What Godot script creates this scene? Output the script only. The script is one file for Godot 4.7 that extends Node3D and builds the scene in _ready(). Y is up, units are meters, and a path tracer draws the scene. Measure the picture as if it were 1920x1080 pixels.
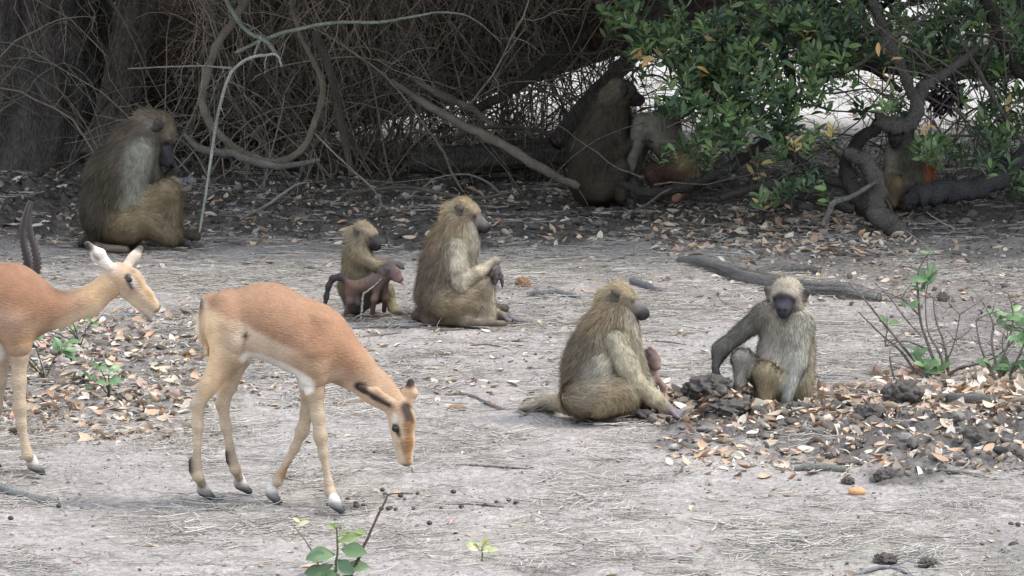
extends Node3D

# ---------------------------------------------------------------- geometry of the view
const F := 8000.0                      # focal length in photo pixels (1920 wide)
const PITCH := 0.1281                  # camera looks down by 7.34 degrees
const CAM_H := 2.9
var taken := {}
var mats := {}
var rng := RandomNumberGenerator.new()
var nz := FastNoiseLite.new()
var nz2 := FastNoiseLite.new()

static func ray(px: float, py: float) -> Vector3:
	var c := Vector3((px - 960.0) / F, -(py - 540.0) / F, -1.0)
	return Vector3(c.x, c.y * cos(PITCH) + c.z * sin(PITCH), c.z * cos(PITCH) - c.y * sin(PITCH))

static func at(px: float, py: float, d: float) -> Vector3:
	var r := ray(px, py)
	var t := d / -r.z
	return Vector3(r.x * t, CAM_H + r.y * t, -d)

static func gnd(px: float, py: float) -> Vector3:
	var r := ray(px, py)
	var t := -CAM_H / r.y
	return Vector3(r.x * t, 0.0, r.z * t)

static func pix(p: Vector3) -> Vector2:
	var q := p - Vector3(0, CAM_H, 0)
	var cy := q.y * cos(PITCH) - q.z * sin(PITCH)
	var cz := q.y * sin(PITCH) + q.z * cos(PITCH)
	return Vector2(960.0 + q.x / -cz * F, 540.0 - cy / -cz * F)

# ---------------------------------------------------------------- naming and tagging
func numbered(called: String) -> String:
	if not taken.has(called):
		taken[called] = 0
		return called
	taken[called] += 1
	return "%s_%03d" % [called, taken[called]]

func tag(o: Node3D, label: String, category: String, group := "") -> Node3D:
	o.set_meta("label", label)
	o.set_meta("category", category)
	if group != "":
		o.set_meta("group", group)
	return o

func thing(called: String, where: Vector3, label: String, category: String, group := "") -> Node3D:
	var o := Node3D.new()
	o.name = numbered(called)
	add_child(o, true)
	o.position = where
	return tag(o, label, category, group)

func put(called: String, mesh: Mesh, m: Material, parent: Node = null, kind := "") -> MeshInstance3D:
	var o := MeshInstance3D.new()
	o.mesh = mesh
	if m:
		o.material_override = m
	if parent == null:
		o.name = numbered(called)
		add_child(o, true)
	else:
		o.name = called
		parent.add_child(o, true)
	if kind != "":
		o.set_meta("kind", kind)
	return o

func scatter(called: String, mesh: Mesh, m: Material, xf: Array, cols: Array, parent: Node = null) -> void:
	var mm := MultiMesh.new()
	mm.transform_format = MultiMesh.TRANSFORM_3D
	mm.use_colors = cols.size() > 0
	mm.mesh = mesh
	mm.instance_count = xf.size()
	for i in xf.size():
		mm.set_instance_transform(i, xf[i])
		if cols.size() > 0:
			mm.set_instance_color(i, cols[i])
	var o := MultiMeshInstance3D.new()
	o.multimesh = mm
	o.material_override = m
	o.set_meta("kind", "stuff")
	if parent == null:
		o.name = numbered(called)
		add_child(o, true)
	else:
		o.name = called
		parent.add_child(o, true)

# ---------------------------------------------------------------- a small mesh collector
class Geo:
	var v := PackedVector3Array()
	var n := PackedVector3Array()
	var c := PackedColorArray()
	var i := PackedInt32Array()

	func mesh() -> ArrayMesh:
		var a := []
		a.resize(Mesh.ARRAY_MAX)
		a[Mesh.ARRAY_VERTEX] = v
		a[Mesh.ARRAY_NORMAL] = n
		if c.size() == v.size():
			a[Mesh.ARRAY_COLOR] = c
		if i.size() > 0:
			a[Mesh.ARRAY_INDEX] = i
		var m := ArrayMesh.new()
		m.add_surface_from_arrays(Mesh.PRIMITIVE_TRIANGLES, a)
		return m

	func tube(pts: Array, ra: Array, sides: int, col := Color.WHITE, rough := 0.0, seed_ := 0) -> void:
		# a tapering tube along pts with one radius per point, closed at both ends
		var k: int = pts.size()
		var first: int = v.size()
		var side := Vector3.ZERO
		var r := RandomNumberGenerator.new()
		r.seed = seed_ + 17
		for j in k:
			var d: Vector3 = (pts[mini(j + 1, k - 1)] - pts[maxi(j - 1, 0)]).normalized()
			if j == 0:
				side = d.cross(Vector3(0.31, 0.9, 0.2)).normalized()
			else:
				side = (side - d * side.dot(d)).normalized()
			var up := d.cross(side)
			for s in sides:
				var an := TAU * s / sides
				var o := side * cos(an) + up * sin(an)
				v.append(pts[j] + o * ra[j] * (1.0 + rough * r.randf_range(-1, 1)))
				n.append(o)
				c.append(col)
		for j in k - 1:
			for s in sides:
				var s2 := (s + 1) % sides
				var p0 := first + j * sides + s
				var p1 := first + j * sides + s2
				var p2 := p0 + sides
				var p3 := p1 + sides
				i.append_array([p0, p2, p1, p1, p2, p3])
		for e in 2:
			var j: int = 0 if e == 0 else k - 1
			var d2: Vector3 = (pts[0] - pts[1]).normalized() if e == 0 else (pts[k - 1] - pts[k - 2]).normalized()
			var ctr: int = v.size()
			v.append(pts[j])
			n.append(d2)
			c.append(col)
			for s in sides:
				var p0: int = first + j * sides + s
				var p1: int = first + j * sides + (s + 1) % sides
				if e == 0:
					i.append_array([ctr, p0, p1])
				else:
					i.append_array([ctr, p1, p0])

static func spline(pts: Array, per: int) -> Array:
	# Catmull-Rom through pts
	var out := []
	var k := pts.size()
	for j in k - 1:
		var p0 = pts[maxi(j - 1, 0)]
		var p1 = pts[j]
		var p2 = pts[j + 1]
		var p3 = pts[mini(j + 2, k - 1)]
		for s in per:
			var t := float(s) / per
			out.append(0.5 * ((2.0 * p1) + (p2 - p0) * t + (2.0 * p0 - 5.0 * p1 + 4.0 * p2 - p3) * t * t + (3.0 * p1 - p0 - 3.0 * p2 + p3) * t * t * t))
	out.append(pts[k - 1])
	return out

static func radii(ra: Array, per: int) -> Array:
	var out := []
	for j in ra.size() - 1:
		for s in per:
			out.append(lerpf(ra[j], ra[j + 1], float(s) / per))
	out.append(ra[-1])
	return out

# ---------------------------------------------------------------- soft bodies: smooth union of tapered capsules, surface nets
class Fig:
	var base: Vector3
	var depth: float
	var s: float                # photo pixels per metre at the figure
	var body := []
	var head := []
	var hands := []
	var hand_lists := []
	var coat := []              # painted patches [a, b, r, colour, soft]
	var v := PackedVector3Array()
	var n := PackedVector3Array()
	var c := PackedColorArray()
	var i := PackedInt32Array()
	var fur := PackedFloat32Array()
	var flow := PackedVector3Array()

	func _init(bx: float, by: float) -> void:
		base = preload_gnd(bx, by)
		depth = -base.z
		s = 8000.0 / (depth / cos(0.1281) )

	func preload_gnd(px: float, py: float) -> Vector3:
		var cx := (px - 960.0) / 8000.0
		var cy := -(py - 540.0) / 8000.0
		var r := Vector3(cx, cy * cos(0.1281) - sin(0.1281), -cos(0.1281) - cy * sin(0.1281))
		return r * (2.9 / -r.y) * Vector3(1, 0, 1)

	func p(px: float, py: float, dz := 0.0) -> Vector3:
		var cx := (px - 960.0) / 8000.0
		var cy := -(py - 540.0) / 8000.0
		var r := Vector3(cx, cy * cos(0.1281) - sin(0.1281), -cos(0.1281) - cy * sin(0.1281))
		var t := (depth - dz) / -r.z
		return Vector3(r.x * t, 2.9 + r.y * t, -(depth - dz)) - base

	func q(px: float, py: float, dpx := 0.0) -> Vector3:
		return p(px, py, dpx / s)

	func g(px: float, py: float, up := 0.02) -> Vector3:
		return preload_gnd(px, py) - base + Vector3(0, up, 0)

	func b(a: Vector3, ra: float, e: Vector3, re: float, col: Color, furlen := 0.03) -> void:
		body.append([a, ra / s, e, re / s, col, furlen])

	func h(a: Vector3, ra: float, e: Vector3, re: float, col: Color, furlen := 0.015) -> void:
		head.append([a, ra / s, e, re / s, col, furlen])

	func paint(a: Vector3, e: Vector3, r: float, col: Color, soft: float) -> void:
		coat.append([a, e, r / s, col, soft / s])

	func hand(wrist: Vector3, along: Vector3, out: Vector3, size: float, curl: float, col: Color, thumb := 1.0) -> void:
		# palm, four unequal fingers with a knuckle bend, and a thumb from the side of the palm; "out" is the back of the hand
		along = along.normalized()
		var first := hands.size()
		var side := along.cross(out).normalized()
		out = side.cross(along).normalized()
		var palm := wrist + along * size * 0.42
		hands.append([wrist, size * 0.13, palm, size * 0.17, col, 0.006])
		for k in 4:
			var sp := (k - 1.5) / 1.5
			hands.append([wrist + along * size * 0.15, size * 0.1, palm + side * sp * size * 0.17, size * 0.095, col, 0.004])
			var root := palm + side * sp * size * 0.19
			var l: float = size * [0.42, 0.5, 0.47, 0.36][k]
			var d1 := (along + side * sp * 0.22 - out * curl * 0.6).normalized()
			var d2 := (along * (1.0 - curl * 0.7) + side * sp * 0.12 - out * curl * 1.5).normalized()
			var kn := root + d1 * l * 0.5
			hands.append([root, size * 0.078, kn, size * 0.072, col, 0.0])
			hands.append([kn, size * 0.072, kn + d2 * l * 0.55, size * 0.055, col, 0.0])
		var tr := wrist + along * size * 0.14 + side * thumb * size * 0.13
		var tk := tr + (along * 0.55 + side * thumb * 0.75 - out * 0.25).normalized() * size * 0.2
		hands.append([tr, size * 0.085, tk, size * 0.075, col, 0.0])
		hands.append([tk, size * 0.075, tk + (along * 0.9 + side * thumb * 0.2 - out * curl).normalized() * size * 0.17, size * 0.055, col, 0.0])
		hand_lists.append(hands.slice(first))

	func hands_split() -> Array:
		return hand_lists

	func skin(bones: Array, cell: float, blend: float) -> void:
		if bones.is_empty():
			return
		var lo := Vector3(1e9, 1e9, 1e9)
		var hi := -lo
		for q in bones:
			var m := Vector3.ONE * (maxf(q[1], q[3]) + cell * 3.0)
			lo = lo.min(q[0] - m).min(q[2] - m)
			hi = hi.max(q[0] + m).max(q[2] + m)
		var nx := int((hi.x - lo.x) / cell) + 2
		var ny := int((hi.y - lo.y) / cell) + 2
		var nzz := int((hi.z - lo.z) / cell) + 2
		var f := PackedFloat32Array()
		f.resize(nx * ny * nzz)
		f.fill(1.0)
		for q in bones:
			var a: Vector3 = q[0]
			var e: Vector3 = q[2]
			var ra: float = q[1]
			var dr: float = q[3] - q[1]
			var rm := maxf(q[1], q[3]) + blend * 0.6 + cell * 2.0
			var mn := ((a.min(e) - Vector3.ONE * rm - lo) / cell).floor()
			var mx := ((a.max(e) + Vector3.ONE * rm - lo) / cell).ceil()
			var x0 := maxi(int(mn.x), 0)
			var y0 := maxi(int(mn.y), 0)
			var z0 := maxi(int(mn.z), 0)
			var x1 := mini(int(mx.x), nx - 1)
			var y1 := mini(int(mx.y), ny - 1)
			var z1 := mini(int(mx.z), nzz - 1)
			var ab := e - a
			var il := 1.0 / maxf(ab.length_squared(), 1e-9)
			for z in range(z0, z1 + 1):
				for y in range(y0, y1 + 1):
					var row := (z * ny + y) * nx
					var o := Vector3(lo.x, lo.y + y * cell, lo.z + z * cell) - a
					for x in range(x0, x1 + 1):
						var w := Vector3(o.x + x * cell, o.y, o.z)
						var t := clampf(w.dot(ab) * il, 0.0, 1.0)
						var d := (w - ab * t).length() - ra - dr * t
						var old := f[row + x]
						var hh := blend - absf(d - old)
						if hh > 0.0:
							f[row + x] = minf(d, old) - hh * hh * 0.25 / blend
						elif d < old:
							f[row + x] = d
		var ids := PackedInt32Array()
		ids.resize(f.size())
		ids.fill(-1)
		var sxy := nx * ny
		var lim := cell * 1.9
		for z in nzz - 1:
			for y in ny - 1:
				var row := (z * ny + y) * nx
				for x in nx - 1:
					var k := row + x
					var a0 := f[k]
					if a0 > lim or a0 < -lim:
						continue
					var a1 := f[k + 1]
					var a2 := f[k + nx]
					var a3 := f[k + nx + 1]
					var b0 := f[k + sxy]
					var b1 := f[k + sxy + 1]
					var b2 := f[k + sxy + nx]
					var b3 := f[k + sxy + nx + 1]
					var neg := int(a0 < 0) + int(a1 < 0) + int(a2 < 0) + int(a3 < 0) + int(b0 < 0) + int(b1 < 0) + int(b2 < 0) + int(b3 < 0)
					if neg == 0 or neg == 8:
						continue
					var gr := Vector3(a1 + a3 + b1 + b3 - a0 - a2 - b0 - b2, a2 + a3 + b2 + b3 - a0 - a1 - b0 - b1, b0 + b1 + b2 + b3 - a0 - a1 - a2 - a3) * (0.25 / cell)
					var mid := (a0 + a1 + a2 + a3 + b0 + b1 + b2 + b3) * 0.125
					var off := gr * (-mid / maxf(gr.length_squared(), 0.05))
					off = off.clampf(-cell * 0.6, cell * 0.6)
					ids[k] = v.size()
					v.append(lo + (Vector3(x, y, z) + Vector3.ONE * 0.5) * cell + off)
					n.append(gr.normalized())
		for z in range(1, nzz - 1):
			for y in range(1, ny - 1):
				var row := (z * ny + y) * nx
				for x in range(1, nx - 1):
					var k := row + x
					var a0 := f[k]
					if a0 > lim or a0 < -lim:
						continue
					var inn := a0 < 0.0
					if (f[k + 1] < 0.0) != inn:
						quad(ids[k - nx - sxy], ids[k - sxy], ids[k], ids[k - nx], inn)
					if (f[k + nx] < 0.0) != inn:
						quad(ids[k - 1 - sxy], ids[k - 1], ids[k], ids[k - sxy], inn)
					if (f[k + sxy] < 0.0) != inn:
						quad(ids[k - 1 - nx], ids[k - nx], ids[k], ids[k - 1], inn)

	func quad(q0: int, q1: int, q2: int, q3: int, inn: bool) -> void:
		if q0 < 0 or q1 < 0 or q2 < 0 or q3 < 0:
			return
		if inn:
			i.append_array([q0, q2, q1, q0, q3, q2])
		else:
			i.append_array([q0, q1, q2, q0, q2, q3])

	func colour(noise: FastNoiseLite, soft: float, grain: float) -> void:
		var all := body + head + hands
		var k := v.size()
		c.resize(k)
		fur.resize(k)
		flow.resize(k)
		# vertices come in runs that lie close together: keep the bones near each run
		var j0 := 0
		while j0 < k:
			var j1 := mini(j0 + 48, k)
			var lo := v[j0]
			var hi := v[j0]
			for j in range(j0, j1):
				lo = lo.min(v[j])
				hi = hi.max(v[j])
			var box := AABB(lo, hi - lo)
			var near := []
			for q in all:
				var m := Vector3.ONE * (maxf(q[1], q[3]) + 0.03)
				var qa: Vector3 = (q[0] as Vector3).min(q[2]) - m
				if box.intersects(AABB(qa, (q[0] as Vector3).max(q[2]) + m - qa)):
					near.append(q)
			var nearcoat := []
			for q in coat:
				var m2: Vector3 = Vector3.ONE * (q[2] + q[4] * 1.5)
				if q.size() > 5 and q[5]:
					m2.z = 9.0
				var qb: Vector3 = (q[0] as Vector3).min(q[1]) - m2
				if box.intersects(AABB(qb, (q[0] as Vector3).max(q[1]) + m2 - qb)):
					nearcoat.append(q)
			for j in range(j0, j1):
				var pt := v[j]
				var sum := 0.0
				var cr := 0.0
				var cg := 0.0
				var cb := 0.0
				var fl := 0.0
				var dir := Vector3.ZERO
				for q in near:
					var a: Vector3 = q[0]
					var ab: Vector3 = q[2] - a
					var w := pt - a
					var t := clampf(w.dot(ab) / maxf(ab.length_squared(), 1e-9), 0.0, 1.0)
					var d: float = (w - ab * t).length() - lerpf(q[1], q[3], t)
					if d > 0.06:
						continue
					var e := exp(-maxf(d, -0.004) / soft)
					var cc: Color = q[4]
					sum += e
					cr += cc.r * e
					cg += cc.g * e
					cb += cc.b * e
					fl += q[5] * e
					dir += ab.normalized() * e
				var col := Color(0.3, 0.3, 0.3)
				if sum > 1e-9:
					col = Color(cr / sum, cg / sum, cb / sum)
					fur[j] = fl / sum
				flow[j] = dir.normalized()
				var n1 := noise.get_noise_3dv((pt + base) * 22.0)
				for q in nearcoat:
					var a: Vector3 = q[0]
					var ab: Vector3 = q[1] - a
					var w := pt - a
					if q.size() > 5 and q[5]:
						ab.z = 0.0
						w.z = 0.0
					var t := clampf(w.dot(ab) / maxf(ab.length_squared(), 1e-9), 0.0, 1.0)
					var d: float = (w - ab * t).length() + n1 * q[4] * 0.5
					var m: float = 1.0 - smoothstep(q[2] - q[4], q[2] + q[4], d)
					if m > 0.0:
						col = col.lerp(q[3], m)
						if q.size() > 6:
							fur[j] *= 1.0 - m
				var g2 := 1.0 + grain * noise.get_noise_3dv((pt + base) * 60.0) + grain * 0.8 * n1
				c[j] = Color(col.r * g2, col.g * g2, col.b * g2)
			j0 = j1

	func mesh() -> ArrayMesh:
		var gg := Geo.new()
		gg.v = v
		gg.n = n
		gg.c = c
		gg.i = i
		return gg.mesh()

	func hairs(count: int, width: float, lift: float, messy: float, seed_: int, vary := 0.35, sag := 0.0) -> ArrayMesh:
		var r := RandomNumberGenerator.new()
		r.seed = seed_
		var cum := PackedFloat32Array()
		var tot := 0.0
		var tris := i.size() / 3
		cum.resize(tris)
		for t in tris:
			var fl := fur[i[t * 3]]
			if fl > 0.005:
				tot += (v[i[t * 3 + 1]] - v[i[t * 3]]).cross(v[i[t * 3 + 2]] - v[i[t * 3]]).length()
			cum[t] = tot
		var gg := Geo.new()
		gg.v.resize(count * 3)
		gg.n.resize(count * 3)
		gg.c.resize(count * 3)
		for k in count:
			var t := mini(cum.bsearch(r.randf() * tot), tris - 1)
			var j0 := i[t * 3]
			var j1 := i[t * 3 + 1]
			var j2 := i[t * 3 + 2]
			var u := r.randf()
			var w := r.randf()
			if u + w > 1.0:
				u = 1.0 - u
				w = 1.0 - w
			var pt := v[j0] + (v[j1] - v[j0]) * u + (v[j2] - v[j0]) * w
			var nn := n[j0]
			var fl := fur[j0] * r.randf_range(0.55, 1.3)
			var fd := flow[j0] + Vector3(0, -sag, 0)
			fd = fd - nn * fd.dot(nn)
			var dir := (fd.normalized() + nn * lift * r.randf_range(0.5, 1.6) + Vector3(r.randf_range(-1, 1), r.randf_range(-1, 1), r.randf_range(-1, 1)) * messy).normalized()
			var sd := dir.cross(nn).normalized() * width * r.randf_range(0.6, 1.3)
			var cc := c[j0]
			var m := 1.0 + r.randf_range(-vary, vary)
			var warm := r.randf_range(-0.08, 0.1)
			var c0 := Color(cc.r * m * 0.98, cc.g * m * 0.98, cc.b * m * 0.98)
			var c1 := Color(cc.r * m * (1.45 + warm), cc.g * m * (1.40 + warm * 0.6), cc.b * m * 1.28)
			gg.v[k * 3] = pt - sd - nn * 0.002
			gg.v[k * 3 + 1] = pt + dir * fl
			gg.v[k * 3 + 2] = pt + sd - nn * 0.002
			gg.n[k * 3] = nn
			gg.n[k * 3 + 1] = (nn + dir * 0.3).normalized()
			gg.n[k * 3 + 2] = nn
			gg.c[k * 3] = c0
			gg.c[k * 3 + 1] = c1
			gg.c[k * 3 + 2] = c0
		return gg.mesh()

# ---------------------------------------------------------------- materials
func vmat(called: String, rough: float, spec := 0.3) -> StandardMaterial3D:
	if mats.has(called):
		return mats[called]
	var m := StandardMaterial3D.new()
	m.resource_name = called
	m.vertex_color_use_as_albedo = true
	m.roughness = rough
	m.metallic_specular = spec
	mats[called] = m
	return m

func leafmat(called: String, back: float, rough: float) -> StandardMaterial3D:
	var m := vmat(called, rough, 0.4)
	m.backlight_enabled = true
	m.backlight = Color(back, back, back)
	return m

func noise_tex(freq: float, oct: int, seed_: int, lo: float, hi: float, size := 1024) -> NoiseTexture2D:
	var f := FastNoiseLite.new()
	f.seed = seed_
	f.noise_type = FastNoiseLite.TYPE_SIMPLEX_SMOOTH
	f.frequency = freq
	f.fractal_octaves = oct
	f.fractal_gain = 0.62
	var t := NoiseTexture2D.new()
	t.width = size
	t.height = size
	t.seamless = true
	t.noise = f
	var g := Gradient.new()
	g.set_color(0, Color(lo, lo, lo))
	g.set_color(1, Color(hi, hi, hi))
	t.color_ramp = g
	return t

func triplanar(m: StandardMaterial3D, scale_: Vector3, tex: Texture2D, bump: Texture2D, cm: float) -> StandardMaterial3D:
	m.albedo_texture = tex
	m.uv1_triplanar = true
	m.uv1_world_triplanar = true
	m.uv1_scale = scale_
	if bump:
		m.heightmap_enabled = true
		m.heightmap_texture = bump
		m.heightmap_scale = cm
	return m
# ---------------------------------------------------------------- the ground
var blobs := []          # dark soil patches [x, z, rx, rz, strength, height]

func soil_setup() -> void:
	for q in [[1290, 775, 0.28, 0.5, 0.9, 0.02], [1345, 770, 0.22, 0.35, 1.0, 0.10], [1470, 800, 0.4, 0.75, 0.85, 0.04], [1600, 800, 0.45, 0.9, 0.9, 0.03], [1740, 800, 0.5, 1.0, 0.9, 0.05], [1900, 800, 0.6, 1.1, 0.9, 0.05], [2100, 800, 0.6, 1.1, 0.9, 0.05],
			[1265, 828, 0.1, 0.25, 0.8, 0.01], [1700, 880, 0.18, 0.35, 0.8, 0.015], [200, 680, 0.75, 1.7, 0.55, 0.01], [-150, 700, 0.9, 1.8, 0.6, 0.02], [1700, 500, 0.9, 1.2, 0.5, 0.0], [1880, 620, 0.5, 1.5, 0.5, 0.0], [60, 380, 0.5, 1.0, 1.0, 0.10], [-60, 400, 0.8, 1.0, 0.8, 0.05], [700, 400, 1.2, 1.3, 0.75, 0.0], [1900, 1030, 0.15, 0.6, 0.4, 0.0]]:
		var p := gnd(q[0], q[1])
		blobs.append([p.x, p.z, q[2], q[3], q[4], q[5]])

func soil(x: float, z: float) -> Vector2:
	# x: how dark the soil is, y: how high it is piled
	var d := -z
	var w := nz.get_noise_2d(x * 1.6, z * 0.9)
	var w2 := nz2.get_noise_2d(x * 7.0, z * 5.0)
	var dark := 0.0
	var hh := 0.0
	for q in blobs:
		var ex: float = (x - q[0]) / q[2]
		var ez: float = (z - q[1]) / q[3]
		var e := ex * ex + ez * ez
		if e < 2.4:
			var m: float = (1.0 - smoothstep(0.35, 1.5, e + w2 * 0.7))
			dark = maxf(dark, m * q[4])
			hh = maxf(hh, exp(-e * 1.3) * q[5])
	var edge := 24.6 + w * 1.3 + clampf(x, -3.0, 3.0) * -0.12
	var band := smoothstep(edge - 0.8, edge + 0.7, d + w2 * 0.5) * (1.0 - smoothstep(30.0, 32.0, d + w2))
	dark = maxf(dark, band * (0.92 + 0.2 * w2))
	return Vector2(clampf(dark, 0.0, 1.0), hh)

func gh(x: float, z: float) -> float:
	var d := -z
	if d < 8.5 or d > 60.0 or absf(x) > 14.0:
		return -0.02
	var s := soil(x, z)
	var r := nz2.get_noise_2d(x * 5.0, z * 5.0) * 0.018 + nz.get_noise_2d(x * 14.0, z * 14.0) * 0.006
	var r2 := nz2.get_noise_2d(x * 24.0, z * 24.0)
	return r + s.x * (0.03 * maxf(r2, -0.4) + 0.022 * nz.get_noise_2d(x * 60.0, z * 60.0)) + s.y * (1.0 + 0.6 * r2) - 0.012

func on(px: float, py: float, up := 0.0) -> Vector3:
	var p := gnd(px, py)
	return Vector3(p.x, gh(p.x, p.z) + up, p.z)

func build_ground() -> void:
	var rows := [-60.0, -20.0, 0.0, 4.0, 7.0]
	var d := 9.0
	while d < 32.0:
		rows.append(d)
		d += 0.034
	while d < 2500.0:
		rows.append(d)
		d = d * 1.04 + 0.1
	var cols := 330
	var g := Geo.new()
	var k := rows.size()
	g.v.resize(k * (cols + 1))
	g.n.resize(k * (cols + 1))
	g.c.resize(k * (cols + 1))
	for r in k:
		d = rows[r]
		var half := 60.0 if d < 8.0 else (1.6 + 0.2 * d if d < 40.0 else 9.6 + (d - 40.0) * 2.0)
		for q in cols + 1:
			var x := (float(q) / cols * 2.0 - 1.0) * half
			var j := r * (cols + 1) + q
			var s := soil(x, -d)
			var y := gh(x, -d)
			g.v[j] = Vector3(x, y, -d)
			var w := nz.get_noise_2d(x * 2.3, d * 1.1)
			var w2 := nz2.get_noise_2d(x * 9.0, d * 9.0)
			var w3 := nz2.get_noise_2d(x * 45.0 + 100.0, d * 30.0)
			var b := 1.0 + 0.14 * w + 0.12 * w2 + 0.16 * w3
			var pale := Color(0.435 * b, 0.402 * b, 0.388 * b)
			if w > 0.1:
				pale = pale.lerp(Color(0.345 * b, 0.322 * b, 0.290 * b), clampf((w - 0.1) * 2.0, 0.0, 0.7))
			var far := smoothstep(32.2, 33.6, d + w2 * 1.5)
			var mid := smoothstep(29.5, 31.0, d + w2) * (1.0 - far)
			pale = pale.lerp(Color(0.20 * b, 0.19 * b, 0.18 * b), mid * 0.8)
			pale = pale.lerp(Color(0.62 * b, 0.60 * b, 0.585 * b), far)  # sunlight on the far ground, put into a paler earth colour
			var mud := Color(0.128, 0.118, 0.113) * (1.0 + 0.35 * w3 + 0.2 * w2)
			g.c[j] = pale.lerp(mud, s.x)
	for r in k - 1:
		for q in cols:
			var p0 := r * (cols + 1) + q
			var p2 := p0 + cols + 1
			g.i.append_array([p0, p2, p0 + 1, p0 + 1, p2, p2 + 1])
	for r in k:
		for q in cols + 1:
			var j := r * (cols + 1) + q
			var e := g.v[mini(j + 1, k * (cols + 1) - 1)] - g.v[maxi(j - 1, 0)]
			if q == 0:
				e = g.v[j + 1] - g.v[j]
			elif q == cols:
				e = g.v[j] - g.v[j - 1]
			var f := g.v[mini(r + 1, k - 1) * (cols + 1) + q] - g.v[maxi(r - 1, 0) * (cols + 1) + q]
			g.n[j] = e.cross(f).normalized()
			if g.n[j].y < 0.0:
				g.n[j] = -g.n[j]
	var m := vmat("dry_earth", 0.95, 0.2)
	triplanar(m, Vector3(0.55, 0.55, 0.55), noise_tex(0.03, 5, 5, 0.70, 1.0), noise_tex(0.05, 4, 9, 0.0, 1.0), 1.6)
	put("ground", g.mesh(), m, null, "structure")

# ---------------------------------------------------------------- litter
func dry_leaf(curl: float, fold: float, twist: float, wide: float) -> ArrayMesh:
	# an unbroken dry leaf one metre long, scaled when it is placed: midrib fold, end curl, slight twist
	var g := Geo.new()
	var rows := 6
	for r in rows + 1:
		var t := float(r) / rows
		var w := wide * pow(sin(PI * pow(t, 0.85) * 0.97 + 0.03), 0.8) * 0.5
		var an := (t - 0.5) * curl
		var mid := Vector3(0, 0, 0)
		if absf(curl) > 0.01:
			mid = Vector3(0, (1.0 - cos(an)) / curl, sin(an) / curl)
		else:
			mid = Vector3(0, 0, t - 0.5)
		for s in 3:
			var q := s - 1.0
			var o := Vector3(q * w * cos(fold), absf(q) * w * sin(fold), 0).rotated(Vector3(0, 0, 1), twist * (t - 0.5)).rotated(Vector3(1, 0, 0), -an)
			g.v.append(mid + o)
			g.n.append(Vector3(-q * sin(fold), cos(fold), 0).rotated(Vector3(1, 0, 0), -an))
			g.c.append(Color(1, 1, 1) * (0.92 if s == 1 else 1.0))
	for r in rows:
		for s in 2:
			var p0 := r * 3 + s
			g.i.append_array([p0, p0 + 1, p0 + 3, p0 + 1, p0 + 4, p0 + 3])
	return g.mesh()

func leaf_colour(r: RandomNumberGenerator, warm: float) -> Color:
	var k := r.randf()
	var b := r.randf_range(0.75, 1.15)
	if k < 0.34:
		return Color(0.52 * b, 0.475 * b, 0.415 * b)       # pale cream
	if k < 0.34 + 0.3 * warm:
		return Color(0.43 * b, 0.29 * b, 0.20 * b)       # orange tan
	if k < 0.80:
		return Color(0.50 * b, 0.40 * b, 0.30 * b)       # buff
	if k < 0.9:
		return Color(0.42 * b, 0.30 * b, 0.26 * b)       # pinkish brown
	return Color(0.24 * b, 0.19 * b, 0.15 * b)           # old brown

func lie(p: Vector3, r: RandomNumberGenerator, size: float, tilt: float) -> Transform3D:
	var b := Basis(Vector3.UP, r.randf() * TAU) * Basis(Vector3(1, 0, 0), r.randfn(0.0, tilt)) * Basis(Vector3(0, 0, 1), r.randfn(0.0, tilt))
	return Transform3D(b.scaled(Vector3.ONE * size), p)

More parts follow.
